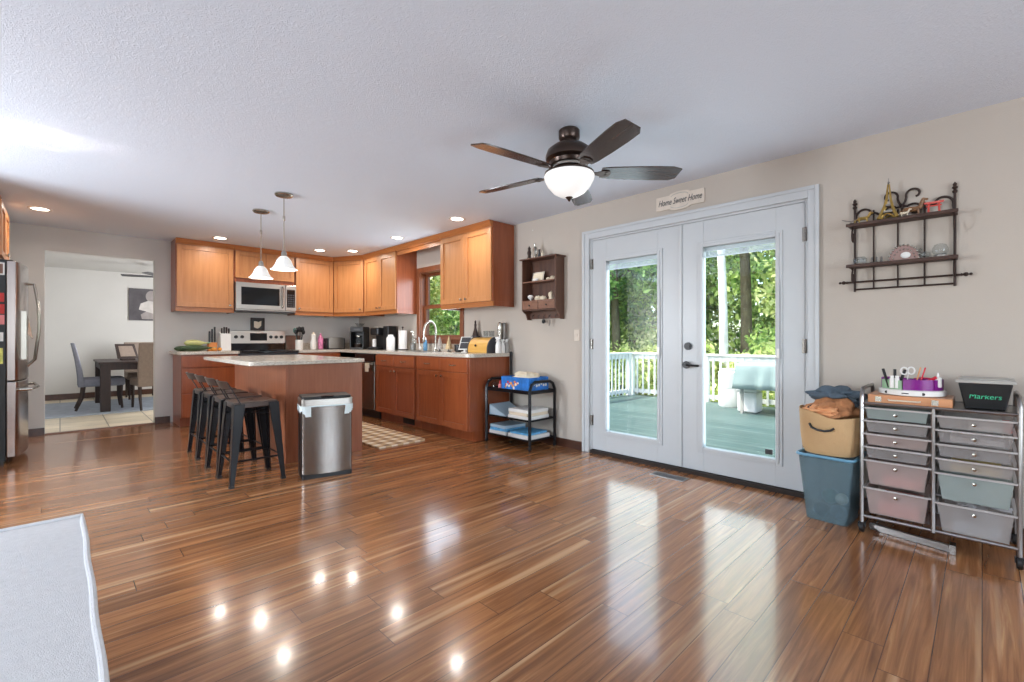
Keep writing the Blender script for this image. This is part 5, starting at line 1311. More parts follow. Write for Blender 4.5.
m.add(vs, fs); obj('seat_cushion', m, 'sofa', t, angle=50)
pr = [(vs[q][0], vs[q][1], vs[q][2]+.002) for q in ringi]
obj('piping', MB().tube(pr, .0075, 8, closed=True), 'sofa', t)
for a in (-hx2+.1, hx2-.1):
    for b in (y0_+.1, y1_-.1): obj('leg', MB().lathe([(.02, 0), (.028, .08)], (a, b, 0), 12), 'espresso', t)

# ================================================================== ON THE COUNTERS
CZ = CT + .0006
M['zucchini'] = plain('dark_green_zucchini', s2l(52, 74, 40), rough=.35, var=.4, scale=30)
M['yellow_squash'] = plain('yellow_green_squash', s2l(196, 196, 128), rough=.4, var=.12, scale=14)
def squash(nm, lb, mt, loc, L_, r_, rz, curve=.03):
    m = MB(); n = 10; pts = []; 
    for i in range(n):
        a = (i/(n-1)-.5); pts.append((a*L_, curve*(1-4*a*a), r_))
    prev = None
    t = thing(nm, lb, 'vegetable', loc, rz)
    vs = []; seg = 12
    for i, p in enumerate(pts):
        u = i/(n-1); rr = r_*(.25+.75*math.sin(PI*min(1, u*1.15+.06))**.6 if 0 < i < n-1 else .25)
        for k in range(seg):
            a = 2*PI*k/seg; vs.append((p[0], p[1]+rr*math.cos(a), p[2]+rr*math.sin(a)))
    fs = [(i*seg+k, i*seg+(k+1) % seg, (i+1)*seg+(k+1) % seg, (i+1)*seg+k) for i in range(n-1) for k in range(seg)] + [tuple(range(seg)), tuple((n-1)*seg+k for k in range(seg))]
    m.add(vs, fs); obj('flesh', m, mt, t, angle=80)
    obj('stem', MB().tube([(L_/2-.01, 0, r_), (L_/2+.025, -.005, r_+.005)], .010, 8, r_end=.007), 'sage', t)
squash('zucchini', 'big dark green zucchini lying at the front of the left counter', 'zucchini', (1.30, 7.24, CZ), .36, .042, R(8))
squash('zucchini', 'shorter dark green zucchini at the left back behind the big one', 'zucchini', (1.19, 7.36, CZ), .26, .036, R(-12))
squash('yellow_squash', 'yellow green squash resting on the zucchini on the left counter', 'yellow_squash', (1.30, 7.34, CZ+.062), .28, .045, R(10))
for x, y, lb in ((1.46, 7.18, 'left one of the two small orange tomatoes'), (1.53, 7.16, 'right one of the two small orange tomatoes')):
    solo('tomato', MB().ball((0,0,.026), .028, 14, sz=.85), 'orange', lb + ' in front of the knife blocks', 'vegetable', (x, y, CZ))
t = thing('utensil_block', 'orange block with black handled utensils left of the white knife block', 'utensil block', (1.495, 7.42, CZ))
obj('block', MB().box(-.05, .05, -.05, .05, 0, .115), M.setdefault('orange_wood2', plain('orange_block', s2l(226, 140, 70), rough=.5)), t, smooth=False, bevel=.004)
for x in (-.03, 0, .03): obj('utensil_handle', MB().box(x-.010, x+.010, -.012, .012, .1155, .30+x), 'black', t, smooth=False, bevel=.003)
t = thing('knife_block', 'white knife block with dark knife handles beside the range', 'knife block', (1.635, 7.36, CZ))
obj('block', MB().hexa([(-.062, -.06, 0), (.062, -.06, 0), (.062, .08, 0), (-.062, .08, 0), (-.062, -.045, .235), (.062, -.045, .235), (.062, .085, .26), (-.062, .085, .26)]), 'white', t, smooth=False, bevel=.004)
for x in (-.04, -.012, .016, .044):
    obj('knife_handle', MB().hexa([(x-.008, -.02, .235), (x+.008, -.02, .235), (x+.008, .01, .238), (x-.008, .01, .238), (x-.008, -.03, .335-abs(x)*.6), (x+.008, -.03, .335-abs(x)*.6), (x+.008, 0, .338-abs(x)*.6), (x-.008, 0, .338-abs(x)*.6)]), 'espresso', t, smooth=False, bevel=.002)
# framed outline plaque on range
t = thing('framed_plaque', 'small dark framed plaque with a cream map-like outline standing on the range back', 'plaque', (2.125, YB-.042, 1.2515), 0)
obj('frame', MB().box(-.095, .095, -.012, .012, 0, .018).box(-.095, .095, -.012, .012, .172, .19).box(-.095, -.077, -.012, .012, .018, .172).box(.077, .095, -.012, .012, .018, .172), 'espresso', t, smooth=False, bevel=.002)
obj('backing', MB().box(-.077, .077, 0, .008, .018, .172), 'black', t, smooth=False)
obj('outline_shape', MB().prism([(-.05, .05), (-.03, .038), (0, .03), (.025, .045), (.048, .075), (.052, .145), (.03, .138), (.01, .125), (-.005, .135), (-.05, .14)], -.003, 0, 'y'), 'cream', t, smooth=False)
solo('cutting_board', MB().hexa([(-.11, 0, 0), (.11, 0, 0), (.11, .018, 0), (-.11, .018, 0), (-.11, .035, .22), (.11, .035, .22), (.11, .053, .22), (-.11, .053, .22)]), 'walnut_light', 'wooden cutting board leaning on the wall behind the utensil crock', 'cutting board', (2.635, 7.60, CZ), smooth=False, bevel=.005)
t = thing('utensil_crock', 'white crock full of black cooking utensils right of the range', 'crock', (2.65, 7.42, CZ))
obj('crock', MB().lathe([(.052, 0), (.056, .01), (.056, .15), (.05, .15), (.048, .02)], (0,0,0), 22), 'white', t)
random.seed(21)
for k in range(7):
    a = 2*PI*k/7; dx, dy = .035*math.cos(a), .03*math.sin(a)
    zt_ = random.uniform(.24, .31)
    obj('utensil', MB().tube([(dx*.5, dy*.5, .03), (dx*1.6, dy*1.3, zt_)], .005, 6).blob((dx*1.8, dy*1.5, zt_+.02), .026, .012, .04, .08, seed=k), 'black' if k != 3 else 'teal', t)
t = thing('white_vase', 'tall white patterned bottle vase beside the utensil crock', 'vase', (2.845, 7.36, CZ))
obj('vase', MB().lathe([(.036, 0), (.045, .015), (.045, .10), (.036, .15), (.033, .19), (.04, .235), (.034, .24)], (0,0,0), 22), 'white', t)
obj('stopper', MB().lathe([(.02, .24), (.018, .255), (.008, .27)], (0,0,0), 12), 'cream', t)
M['pink_floral'] = plain('pink_floral_ceramic', s2l(206, 120, 160), rough=.35, var=.45, scale=45)
solo('floral_canister', MB().lathe([(.030, 0), (.040, .01), (.042, .16), (.030, .20), (.012, .225), (.018, .24), (.0001, .255)], (0,0,0), 20), 'pink_floral', 'pink and white floral canister between white vase and toaster', 'canister', (2.965, 7.38, CZ))
t = thing('toaster', 'squat grey and black toaster near the corner of the counter', 'toaster', (3.17, 7.33, CZ), 0)
obj('shell', MB().prism(rounded([(-.125, .012), (.125, .012), (.125, .185), (-.125, .185)], .03, 5), -.08, .08, 'y'), 'steel_h', t, bevel=.004)
obj('base', MB().box(-.13, .13, -.083, .083, 0, .014), 'black', t, smooth=False)
[obj('end_panel', MB().box(a_, b_, -.078, .078, .005, .175), 'black', t, smooth=False, bevel=.006) for a_, b_ in ((-.155, -.125), (.125, .14))]
obj('slots', MB().box(-.10, .10, -.045, -.020, .183, .187).box(-.10, .10, .020, .045, .183, .187), 'black', t, smooth=False)
obj('lever', MB().box(-.168, -.155, -.015, .015, .10, .115), 'nickel', t, smooth=False, bevel=.002)
# coffee makers in the corner
t = thing('coffee_maker', 'black drip coffee maker with glass carafe in the counter corner', 'coffee maker', (3.45, 7.02, CZ), R(-50))
obj('base', MB().box(-.11, .11, -.13, .12, 0, .03), 'black', t, smooth=False, bevel=.006)
obj('tower', MB().box(-.11, .11, .02, .12, .03, .30), 'black', t, smooth=False, bevel=.006)
obj('brew_head', MB().box(-.11, .11, -.12, .12, .27, .36), 'black', t, smooth=False, bevel=.012)
obj('side_column', MB().box(-.115, -.095, -.12, .02, .03, .27).box(.095, .115, -.12, .02, .03, .27), 'black', t, smooth=False, bevel=.003)
obj('carafe', MB().lathe([(.06, .034), (.072, .05), (.075, .12), (.055, .17), (.045, .20), (.05, .215)], (0, -.055, 0), 22), 'clear', t)
obj('coffee_level', MB().lathe([(.058, .036), (.069, .052), (.071, .09), (.0001, .09)], (0, -.055, 0), 22), 'espresso', t)
obj('carafe_band', MB().lathe([(.047, .195), (.053, .20), (.053, .215), (.047, .22)], (0, -.055, 0), 22), 'nickel', t)
obj('display', MB().box(-.05, .05, -.123, -.120, .30, .33), 'dark_grey', t, smooth=False)
solo('filter_stack', MB().lathe([(.035, 0), (.05, .012), (.075, .05), (.078, .055), (.05, .03), (.03, .012)], (0,0,0), 26), 'clear', 'clear fluted bowl standing on top of the drip coffee maker', 'bowl', (3.45, 7.02, CZ+.361))
t = thing('pod_coffee_machine', 'black single-cup coffee machine with side tank left of the white canister', 'coffee maker', (3.53, 6.50, CZ), R(-75))
obj('base', MB().box(-.10, .10, -.16, .13, 0, .035), 'black', t, smooth=False, bevel=.006)
obj('body', MB().box(-.10, .10, .0, .13, .035, .33), 'black', t, smooth=False, bevel=.012)
obj('head', MB().box(-.085, .085, -.13, .05, .22, .335), 'black', t, smooth=False, bevel=.02)
obj('water_tank', MB().box(.105, .22, -.05, .13, .0, .36), 'black', t, smooth=False, bevel=.01)
obj('lid_plate', MB().lathe([(.05, 0), (.055, .006), (.035, .018), (.0001, .02)], (-.02, -.04, .335), 18), 'lid_grey', t)
obj('drip_tray', MB().box(-.07, .07, -.15, -.02, .035, .042), 'dark_grey', t, smooth=False)
solo('white_mug', MB().lathe([(.026, 0), (.03, .005), (.03, .12), (.026, .12), (.024, .01)], (0,0,0), 18), 'white', 'slim white tumbler on the drip tray of the single-cup machine', 'cup', (3.445, 6.53, CZ+.043))
solo('white_canister', MB().lathe([(.058, 0), (.062, .006), (.062, .17), (.055, .19), (.040, .205), (.038, .225), (.0001, .23)], (0,0,0), 24), 'white', 'white plastic canister between the coffee machine and the paper towel roll', 'canister', (3.455, 6.06, CZ))
t = thing('paper_towel_holder', 'paper towel roll on an upright holder left of the sink', 'paper towel', (3.62, 6.00, CZ))
obj('base', MB().lathe([(.08, 0), (.08, .008), (.07, .012)], (0,0,0), 24), 'espresso', t)
obj('roll', MB().lathe([(.02, .014), (.062, .014), (.062, .29), (.02, .29)], (0,0,0), 28), 'paper', t)
obj('rod', MB().tube([(0,0,.29), (0,0,.325)], .008, 8).ball((0,0,.335), .016, 10), 'espresso', t)
t = thing('soap_dispenser', 'clear pump dispenser with grey liquid left of the blue soap bottle', 'dispenser', (3.62, 5.72, CZ))
obj('bottle', MB().lathe([(.042, 0), (.046, .008), (.046, .17), (.02, .20), (.018, .215)], (0,0,0), 20), 'clear', t)
obj('liquid', MB().lathe([(.040, .006), (.043, .01), (.043, .10), (.0001, .10)], (0,0,0), 20), 'pewter', t)
obj('pump', MB().lathe([(.016, .215), (.016, .235), (.006, .24), (.006, .27)], (0,0,0), 12).bar((.0, 0, .272), (-.05, 0, .266), .012, .010), 'nickel', t)
t = thing('dish_soap_bottle', 'bottle of blue dish soap with white cap beside the faucet', 'bottle', (3.64, 5.44, CZ))
M['soap_blue'] = plain('blue_soap', s2l(88, 140, 178), rough=.2)
obj('bottle', MB().lathe([(.030, 0), (.034, .01), (.036, .08), (.026, .13), (.015, .15)], (0,0,0), 18, sx=.8), 'soap_blue', t)
obj('cap', MB().lathe([(.015, .15), (.014, .175), (.006, .19)], (0,0,0), 12), 'white', t)
solo('dish_brush', MB().tube([(0, 0, .02), (.0, .03, .19)], .006, 8).blob((0, -.004, .028), .022, .02, .028, .1, seed=3, flat=.001), 'white', 'white dish brush standing left of the blue soap bottle', 'brush', (3.63, 5.56, CZ))
M['pale_gold'] = plain('champagne_glitter', s2l(206, 182, 140), rough=.35, var=.2, scale=60, metal=.3)
M['silver_glitter'] = plain('silver_glitter', s2l(178, 172, 166), rough=.35, var=.25, scale=60, metal=.4)
def cone_tree(lb, mt, loc, h_):
    t = thing('cone_tree_ornament', lb, 'ornament', loc, 0, 'glittery cone ornaments at the sink')
    obj('cone', MB().lathe([(.050, .03), (.046, .05), (.034, .09), (.018, .15), (.0001, h_)], (0,0,0), 18), mt, t)
    obj('stand', MB().lathe([(.028, 0), (.028, .008), (.008, .012), (.008, .032)], (0,0,0), 14), 'dark_grey', t)
cone_tree('silvery cone tree ornament just in front of the faucet end', 'silver_glitter', (3.52, 4.93, CZ), .20)
cone_tree('pale gold cone tree ornament between the faucet and the black bowl', 'pale_gold', (3.60, 4.84, CZ), .21)
solo('black_pot', MB().lathe([(.052, 0), (.066, .015), (.070, .09), (.064, .09), (.058, .02)], (0,0,0), 24), 'black', 'round black crock on the counter below the window frame', 'pot', (3.64, 4.67, CZ))
t = thing('tablet_stand', 'white framed recipe stand with dark pictures beside the bread box', 'stand', (3.52, 4.40, CZ), R(-62))
obj('frame', MB().hexa([(-.08, -.035, .03), (.08, -.035, .03), (.08, -.022, .03), (-.08, -.022, .03), (-.075, .045, .19), (.075, .045, .19), (.075, .058, .19), (-.075, .058, .19)]), 'white', t, smooth=False, bevel=.004)
obj('picture', MB().hexa([(-.065, -.034, .045), (.065, -.034, .045), (.065, -.030, .045), (-.065, -.030, .045), (-.06, -.001, .115), (.06, -.001, .115), (.06, .003, .115), (-.06, .003, .115)]).hexa([(-.06, .002, .122), (.06, .002, .122), (.06, .006, .122), (-.06, .006, .122), (-.058, .032, .180), (.058, .032, .180), (.058, .036, .180), (-.058, .036, .180)]), 'dark_grey', t, smooth=False)
obj('foot', MB().lathe([(.05, 0), (.05, .006), (.018, .012), (.014, .04)], (0, -.01, 0), 18), 'white', t)
# bread box: roll top
t = thing('bread_box', 'rolltop golden wooden bread box on the right end of the counter', 'bread box', (3.58, 4.155, CZ), R(-90))
M['bamboo'] = wood('golden_bamboo', s2l(198, 146, 66), s2l(218, 170, 88), rough=.35, axis='x')
prof = [(.11, 0), (.11, .185), (.03, .185)] + [(.03 - .13*math.sin(R(a)), .035+.15*math.cos(R(a))) for a in range(10, 91, 10)] + [(-.10, 0)]
n = len(prof)
for xa, xb in ((-.165, -.15), (.19, .205)):
    m = MB(); m.add([(xa, a, b) for a, b in prof] + [(xb, a, b) for a, b in prof], [tuple(range(n)), tuple(range(n, 2*n))[::-1]] + [(i, (i+1) % n, n+(i+1) % n, n+i) for i in range(n)]); obj('side_panel', m, 'dark_grey', t, smooth=False)
pr2 = [(a*.96, b*.97+.002) for a, b in prof]
m = MB(); m.add([(-.15, a, b) for a, b in pr2] + [(.19, a, b) for a, b in pr2], [tuple(range(n)), tuple(range(n, 2*n))[::-1]] + [(i, (i+1) % n, n+(i+1) % n, n+i) for i in range(n)])
obj('roll_top', m, 'bamboo', t, angle=40)
obj('knob', MB().ball((0, -.107, .085), .014, 10), 'espresso', t)
for y, lb in ((4.10, 'left one of the two small glasses on the bread box'), (4.00, 'right one of the two small glasses on the bread box')):
    solo('small_glass', MB().lathe([(.024, 0), (.028, .003), (.034, .07), (.031, .07), (.025, .006)], (0,0,0), 18), 'clear', lb, 'glass', (3.59, y, CZ+.1865))
t = thing('bottle_tree', 'dark pyramid shaped statuette behind the bread box', 'statuette', (3.695, 4.42, CZ))
obj('base', MB().box(-.035, .035, -.055, .055, 0, .20), 'dark_grey', t, smooth=False, bevel=.004)
obj('figure', MB().lathe([(.05, .20), (.042, .23), (.026, .27), (.018, .31), (.02, .34), (.012, .36), (.016, .375), (.0001, .40)], (0,0,0), 16, sx=.6), 'iron', t)
def spray(lb, loc, mt, s=1.0):
    t = thing('spray_bottle', lb, 'spray bottle', loc, R(-60), 'spray bottles at the counter end')
    obj('bottle', MB().lathe([(.030*s, 0), (.033*s, .008), (.033*s, .08*s), (.022*s, .12*s), (.012*s, .14*s)], (0,0,0), 18), mt, t)
    obj('trigger_head', MB().lathe([(.014*s, .14*s), (.014*s, .155*s)], (0,0,0), 12).hexa([(-.035*s, -.010, .158*s), (.022*s, -.010, .155*s), (.022*s, .010, .155*s), (-.035*s, .010, .158*s), (-.035*s, -.008, .172*s), (.018*s, -.009, .182*s), (.018*s, .009, .182*s), (-.035*s, .008, .172*s)]).bar((-.018*s, 0, .158*s), (-.028*s, 0, .125*s), .010, .006), 'white', t)
spray('white spray bottle closest to the bread box', (3.575, 3.868, CZ), 'white', 1.05)
spray('white spray bottle in the middle at the counter end', (3.635, 3.862, CZ), 'white', .88)
spray('white spray bottle at the wall side of the counter end', (3.700, 3.861, CZ), 'lid_grey', .88)
for x, y, lb in ((3.648, 3.920, 'left one of the two tall silver shakers behind the spray bottles'), (3.709, 3.920, 'right one of the two tall silver shakers behind the spray bottles')):
    if y > 3.9:
        solo('silver_shaker', MB().lathe([(.021, 0), (.023, .01), (.021, .22), (.028, .27), (.030, .31), (.024, .345), (.010, .355)], (0,0,0), 18), 'nickel' if x < 3.65 else 'pewter', lb, 'shaker', (x, y, CZ))

# ================================================================== DINING ROOM
M['dining_grey'] = plain('grey_blue_upholstery', s2l(132, 134, 146), rough=.85, var=.08, scale=30)
M['taupe'] = plain('taupe_upholstery', s2l(138, 122, 110), rough=.85, var=.08, scale=30)
solo('area_rug', MB().box(-1.0, 2.1, 9.15, 11.2, 0, .012), 'blue_rug', 'pale blue grey rug under the dining table', 'rug', (0, 0, .0035), smooth=False)
RZ = .0168
t = thing('dining_table', 'dark espresso dining table with thick square legs in the next room', 'table', (1.16, 10.1, RZ))
tx0, tx1, ty0, ty1 = .415-1.16, 1.95-1.16, 9.30-10.1, 10.85-10.1
obj('tabletop', MB().box(tx0, tx1, ty0, ty1, .725, .755), 'espresso', t, smooth=False, bevel=.004)
obj('apron', MB().box(tx0+.03, tx1-.03, ty0+.03, ty0+.05, .63, .725).box(tx0+.03, tx1-.03, ty1-.05, ty1-.03, .63, .725).box(tx0+.03, tx0+.05, ty0+.05, ty1-.05, .63, .725).box(tx1-.05, tx1-.03, ty0+.05, ty1-.05, .63, .725), 'espresso', t, smooth=False)
for a in (tx0+.02, tx1-.14):
    for b in (ty0+.02, ty1-.14): obj('leg', MB().box(a, a+.12, b, b+.12, 0, .724), 'espresso', t, smooth=False, bevel=.003)
def dining_chair(lb, loc, rz, mt):
    """faces local +x"""
    t = thing('dining_chair', lb, 'chair', loc, rz, 'upholstered chairs around the dining table')
    obj('seat', MB().box(-.24, .27, -.235, .235, .36, .49), mt, t, bevel=.03)
    m = MB(); n = 8; vs = []
    for i in range(n+1):
        u = i/n; x = -.21 - .11*u**1.5; z_ = .36 + .68*u; th = .075*(1-u)+.045*u
        vs += [(x, -.235, z_), (x, .235, z_), (x-th, .235, z_+.0), (x-th, -.235, z_)]
    fs = [(i*4+k, i*4+(k+1) % 4, (i+1)*4+(k+1) % 4, (i+1)*4+k) for i in range(n) for k in range(4)] + [(0,1,2,3), (n*4, n*4+1, n*4+2, n*4+3)]
    m.add(vs, fs); obj('backrest', m, mt, t, bevel=.012)
    for sy in (-1, 1):
        obj('leg', MB().tube([(.22, sy*.20, .37), (.215, sy*.20, .18), (.235, sy*.20, 0)], .026, 4, r_end=.016), 'espresso', t, smooth=False)
        obj('leg', MB().tube([(-.22, sy*.20, .37), (-.235, sy*.20, .2), (-.31, sy*.20, 0)], .026, 4, r_end=.016), 'espresso', t, smooth=False)
    return t
dining_chair('grey upholstered dining chair at the left end of the dark table', (.48, 9.87, RZ+.006), R(0), 'dining_grey')
dining_chair('taupe dining chair seen from behind at the near side of the dark table', (1.06, 9.36+.03, RZ+.006), R(96), 'taupe')
dining_chair('taupe dining chair across the table, facing the kitchen', (1.10, 11.06, RZ+.006), R(-90), 'taupe')
t = thing('table_photo_frame', 'bronze picture frame tilted on the dining table', 'frame', (.80, 9.95, RZ+.7555), R(12))
obj('frame', MB().hexa([(-.14, -.05, .03), (.14, -.05, .03), (.14, -.03, .03), (-.14, -.03, .03), (-.15, .05, .27), (.11, .05, .27), (.11, .07, .27), (-.15, .07, .27)]), 'espresso', t, smooth=False, bevel=.004)
obj('photo', MB().hexa([(-.10, -.048, .065), (.10, -.048, .065), (.10, -.042, .065), (-.10, -.042, .065), (-.11, .034, .235), (.075, .034, .235), (.075, .040, .235), (-.11, .040, .235)]), 'taupe', t, smooth=False)
obj('foot', MB().box(-.09, .09, -.06, .05, 0, .03), 'espresso', t, smooth=False, bevel=.004)
# picture on the dining wall
t = thing('canvas_print', 'grey tinted canvas print of a pale seated figure on the dining room wall', 'picture', (1.46, DYB-.03, 1.82))
M['canvas_dark'] = plain('smoky_canvas_print', s2l(92, 88, 92), rough=.8, var=.3, scale=4)
obj('canvas', MB().box(-.48, .48, 0, .028, -.32, .32), 'canvas_dark', t, smooth=False)
M['print_pale'] = plain('pale_print_ink', s2l(206, 200, 196), rough=.8, var=.12, scale=9)
M['print_mid'] = plain('mid_print_ink', s2l(158, 150, 148), rough=.8, var=.12, scale=9)
m = MB(); m.mi = 1; m.prism([(.10*math.cos(a)-.12, .12*math.sin(a)+.17) for a in [2*PI*i/18 for i in range(18)]], -.002, 0, 'y')
m.mi = 0; m.prism([(-.33, -.10), (-.30, .02), (-.18, .08), (-.02, .06), (.08, -.04), (.16, -.16), (.02, -.22), (-.2, -.14)], -.003, 0, 'y')
m.mi = 1; m.prism([(-.30, -.20), (-.2, -.13), (.0, -.18), (.1, -.28), (-.28, -.29)], -.0025, 0, 'y')
obj('printed_figure', m, ['print_pale', 'print_mid'], t, smooth=False)
# second fan
fan2 = thing('ceiling_fan', 'slim dark ceiling fan partly hidden by the opening to the dining room', 'ceiling fan', (1.35, 10.2, HC))
obj('canopy', MB().lathe([(.06, 0), (.065, -.02), (.02, -.05), (.014, -.14), (.09, -.16), (.10, -.24), (.05, -.26)][::-1], (0,0,0), 24), 'dark_grey', fan2)
for k in range(5): 
    b = obj('blade', MB().prism([(.08, -.04), (.5, -.06), (.62, -.05), (.62, .05), (.5, .06), (.08, .04)], -.004, .004), 'dark_grey', fan2, smooth=False)
    b.location = (0, 0, -.215); b.rotation_euler = (R(10), 0, R(20 + 72*k))

# ================================================================== OUTSIDE
DECKZ = -.10
M['deck'] = board_mat('teal_stained_deck_boards', s2l(62, 86, 83), s2l(84, 104, 100), .14, rough=.55, gap=.010, axis='y')
M['white_wood'] = plain('white_painted_rail', s2l(228, 228, 222), rough=.5, var=.04)
struct('deck', MB().box(XR+.16, 9.15, -5.5, 5.5, DECKZ-.12, DECKZ), 'deck')
M['grass'] = plain('lawn', s2l(96, 122, 62), rough=.95, var=.4, scale=1.2)
struct('ground', MB().box(XR+.16, 60, -40, 60, -1.5, -1.3), 'grass')
def railing(nm, label, a, b, n_posts, sp=.135):
    a = Vector(a); b = Vector(b); d = (b-a); Ln = d.length; d.normalize(); s = Vector((-d.y, d.x, 0))
    t = thing('deck_railing', label, 'railing', a)
    def P_(u, v, z_): q = d*u + s*v; return (q.x, q.y, z_)
    def bx8(m, u0, u1, v0, v1, z0, z1):
        m.hexa([P_(u0, v0, z0), P_(u1, v0, z0), P_(u1, v1, z0), P_(u0, v1, z0), P_(u0, v0, z1), P_(u1, v0, z1), P_(u1, v1, z1), P_(u0, v1, z1)])
        return m
    obj('cap_rail', bx8(MB(), -.07, Ln+.07, -.07, .07, .90, .935), 'white_wood', t, smooth=False)
    obj('top_rail', bx8(MB(), 0, Ln, -.02, .02, .80, .90), 'white_wood', t, smooth=False)
    obj('bottom_rail', bx8(MB(), 0, Ln, -.02, .02, .06, .14), 'white_wood', t, smooth=False)
    for i in range(n_posts):
        u = Ln*i/(n_posts-1); obj('post', bx8(MB(), u-.045, u+.045, -.045, .045, 0, .899), 'white_wood', t, smooth=False)
    n = int(Ln/sp); me = None
    for i in range(1, n):
        u = Ln*i/n
        if min(abs(u-Ln*j/(n_posts-1)) for j in range(n_posts)) < .06: continue
        if me is None:
            o = obj('baluster', bx8(MB(), -.018, .018, -.038, -.021, .03, .88), 'white_wood', t, smooth=False); me = o.data
        else: o = bpy.data.objects.new('baluster', me); COL.objects.link(o); o.parent = t
        q = d*u; o.location = (q.x, q.y, 0)
railing('deck_railing', 'white wooden railing along the far edge of the teal deck', (9.05, 5.42, DECKZ), (9.05, -2.8, DECKZ), 6)
railing('deck_railing', 'white wooden railing running from the house along the left side of the deck', (XR+.30, 5.42, DECKZ), (8.89, 5.42, DECKZ), 4)
# covered patio table
M['tarp'] = plain('grey_green_tarp', s2l(128, 146, 144), rough=.6, var=.05, bump=.2, bscale=6)
t = thing('patio_table', 'patio table hidden under the draped cover', 'table', (8.35, 2.15, DECKZ))
for a in (-.33, .33):
    for b in (-.62, .62): obj('leg', MB().box(a-.02, a+.02, b-.02, b+.02, 0, .70), 'lid_grey', t, smooth=False)
obj('tabletop', MB().box(-.38, .38, -.68, .68, .70, .73), 'dark_grey', t, smooth=False)
m = MB(); nu, nv = 26, 44; vs = []
for j in range(nv+1):
    for i in range(nu+1):
        u = -1.55 + 3.1*i/nu; v = -1.5 + 3.0*j/nv
        fu = max(0, abs(u)-1); fv = max(0, abs(v)-1)
        x = math.copysign(min(abs(u), 1)*.40 + .05*fu*2, u); y = math.copysign(min(abs(v), 1)*.70 + .05*fv*2, v)
        drop = (fu*.55*1.4 if fu > fv*.9 else fv*.55*1.4)
        a = math.atan2(y, x)
        fold = .028*math.sin(a*17 + 1.3)*min(1, drop*3)
        rr = math.hypot(x, y) or 1
        x += fold*x/rr; y += fold*y/rr
        zz = .86 - drop - .05*(v-.2)**2 + .03*math.cos(u*1.5) - (.03 if True else 0)
        if drop == 0: zz = .83 + .05*math.cos(u*1.4)*math.cos(v*1.2)
        else: zz = .83 + .05*math.cos(min(1, abs(u))*1.4)*math.cos(min(1, abs(v))*1.2) - drop
        vs.append((x, y, zz))
m.add(vs, [(j*(nu+1)+i, j*(nu+1)+i+1, (j+1)*(nu+1)+i+1, (j+1)*(nu+1)+i) for j in range(nv) for i in range(nu)])
tp = solo('furniture_cover', m, 'tarp', 'pale grey green cover draped over the patio table on the deck', 'cover', (8.35, 2.15, DECKZ), angle=80)
sdm = tp.modifiers.new('thick', 'SOLIDIFY'); sdm.thickness = .004
t = thing('cooler', 'white lidded cooler under the front of the draped cover', 'cooler', (8.30, 2.74, DECKZ+.001))
obj('body', MB().box(-.17, .17, -.15, .15, 0, .34), 'white', t, bevel=.03)
obj('lid', MB().box(-.18, .18, -.16, .16, .345, .40), 'white', t, bevel=.02)
t = thing('plastic_drum', 'round white drum standing left of the draped cover by the railing', 'drum', (8.66, 3.20, DECKZ+.001))
obj('drum', MB().lathe([(.17, 0), (.19, .03), (.19, .30), (.18, .33), (.19, .36), (.19, .62), (.16, .66)], (0,0,0), 28), 'white', t)
obj('drum_lid', MB().lathe([(.165, .66), (.165, .68), (.05, .69), (.0001, .69)], (0,0,0), 28), 'white', t)

# trees
M['bark_white'] = plain('birch_bark', s2l(222, 216, 206), rough=.8, var=.25, scale=10, stretch=(1, 1, .35))
M['bark_brown'] = plain('brown_bark', s2l(96, 88, 68), rough=.9, var=.4, scale=12, stretch=(1, 1, .3), bump=.4, bscale=20)
M['leaf_bright'] = foliage_mat('sunny_leaves', s2l(170, 190, 104), s2l(220, 224, 160))
M['leaf_mid'] = foliage_mat('mid_green_leaves', s2l(124, 164, 84), s2l(186, 206, 124))
M['leaf_dark'] = foliage_mat('deep_green_leaves', s2l(84, 132, 70), s2l(140, 178, 92))
def crown_mesh(seed, n, rx, ry, rz, size, nclump=26):
    rd = random.Random(seed); m = MB()
    clumps = []
    for _ in range(nclump):
        th = rd.uniform(0, 2*PI); ph = math.acos(rd.uniform(-1, 1)); q = rd.uniform(.35, 1.0)
        clumps.append((rx*q*math.sin(ph)*math.cos(th), ry*q*math.sin(ph)*math.sin(th), rz*q*math.cos(ph), rd.uniform(.28, .5)*min(rx, rz)))
    for i in range(n):
        c = clumps[rd.randrange(nclump)]
        d = Vector((rd.gauss(0, 1), rd.gauss(0, 1), rd.gauss(0, 1))).normalized()*c[3]*rd.uniform(.55, 1.0)
        p = Vector(c[:3]) + d
        a = Vector((rd.gauss(0, 1), rd.gauss(0, 1), rd.gauss(0, 1))).normalized(); b = a.cross(Vector((rd.gauss(0, 1), rd.gauss(0, 1), rd.gauss(0, 1)))).normalized()
        s_ = size*rd.uniform(.6, 1.3)
        m.add([p-a*s_, p-b*s_*.45, p+a*s_, p+b*s_*.45], [(0, 1, 2, 3)])
    return m
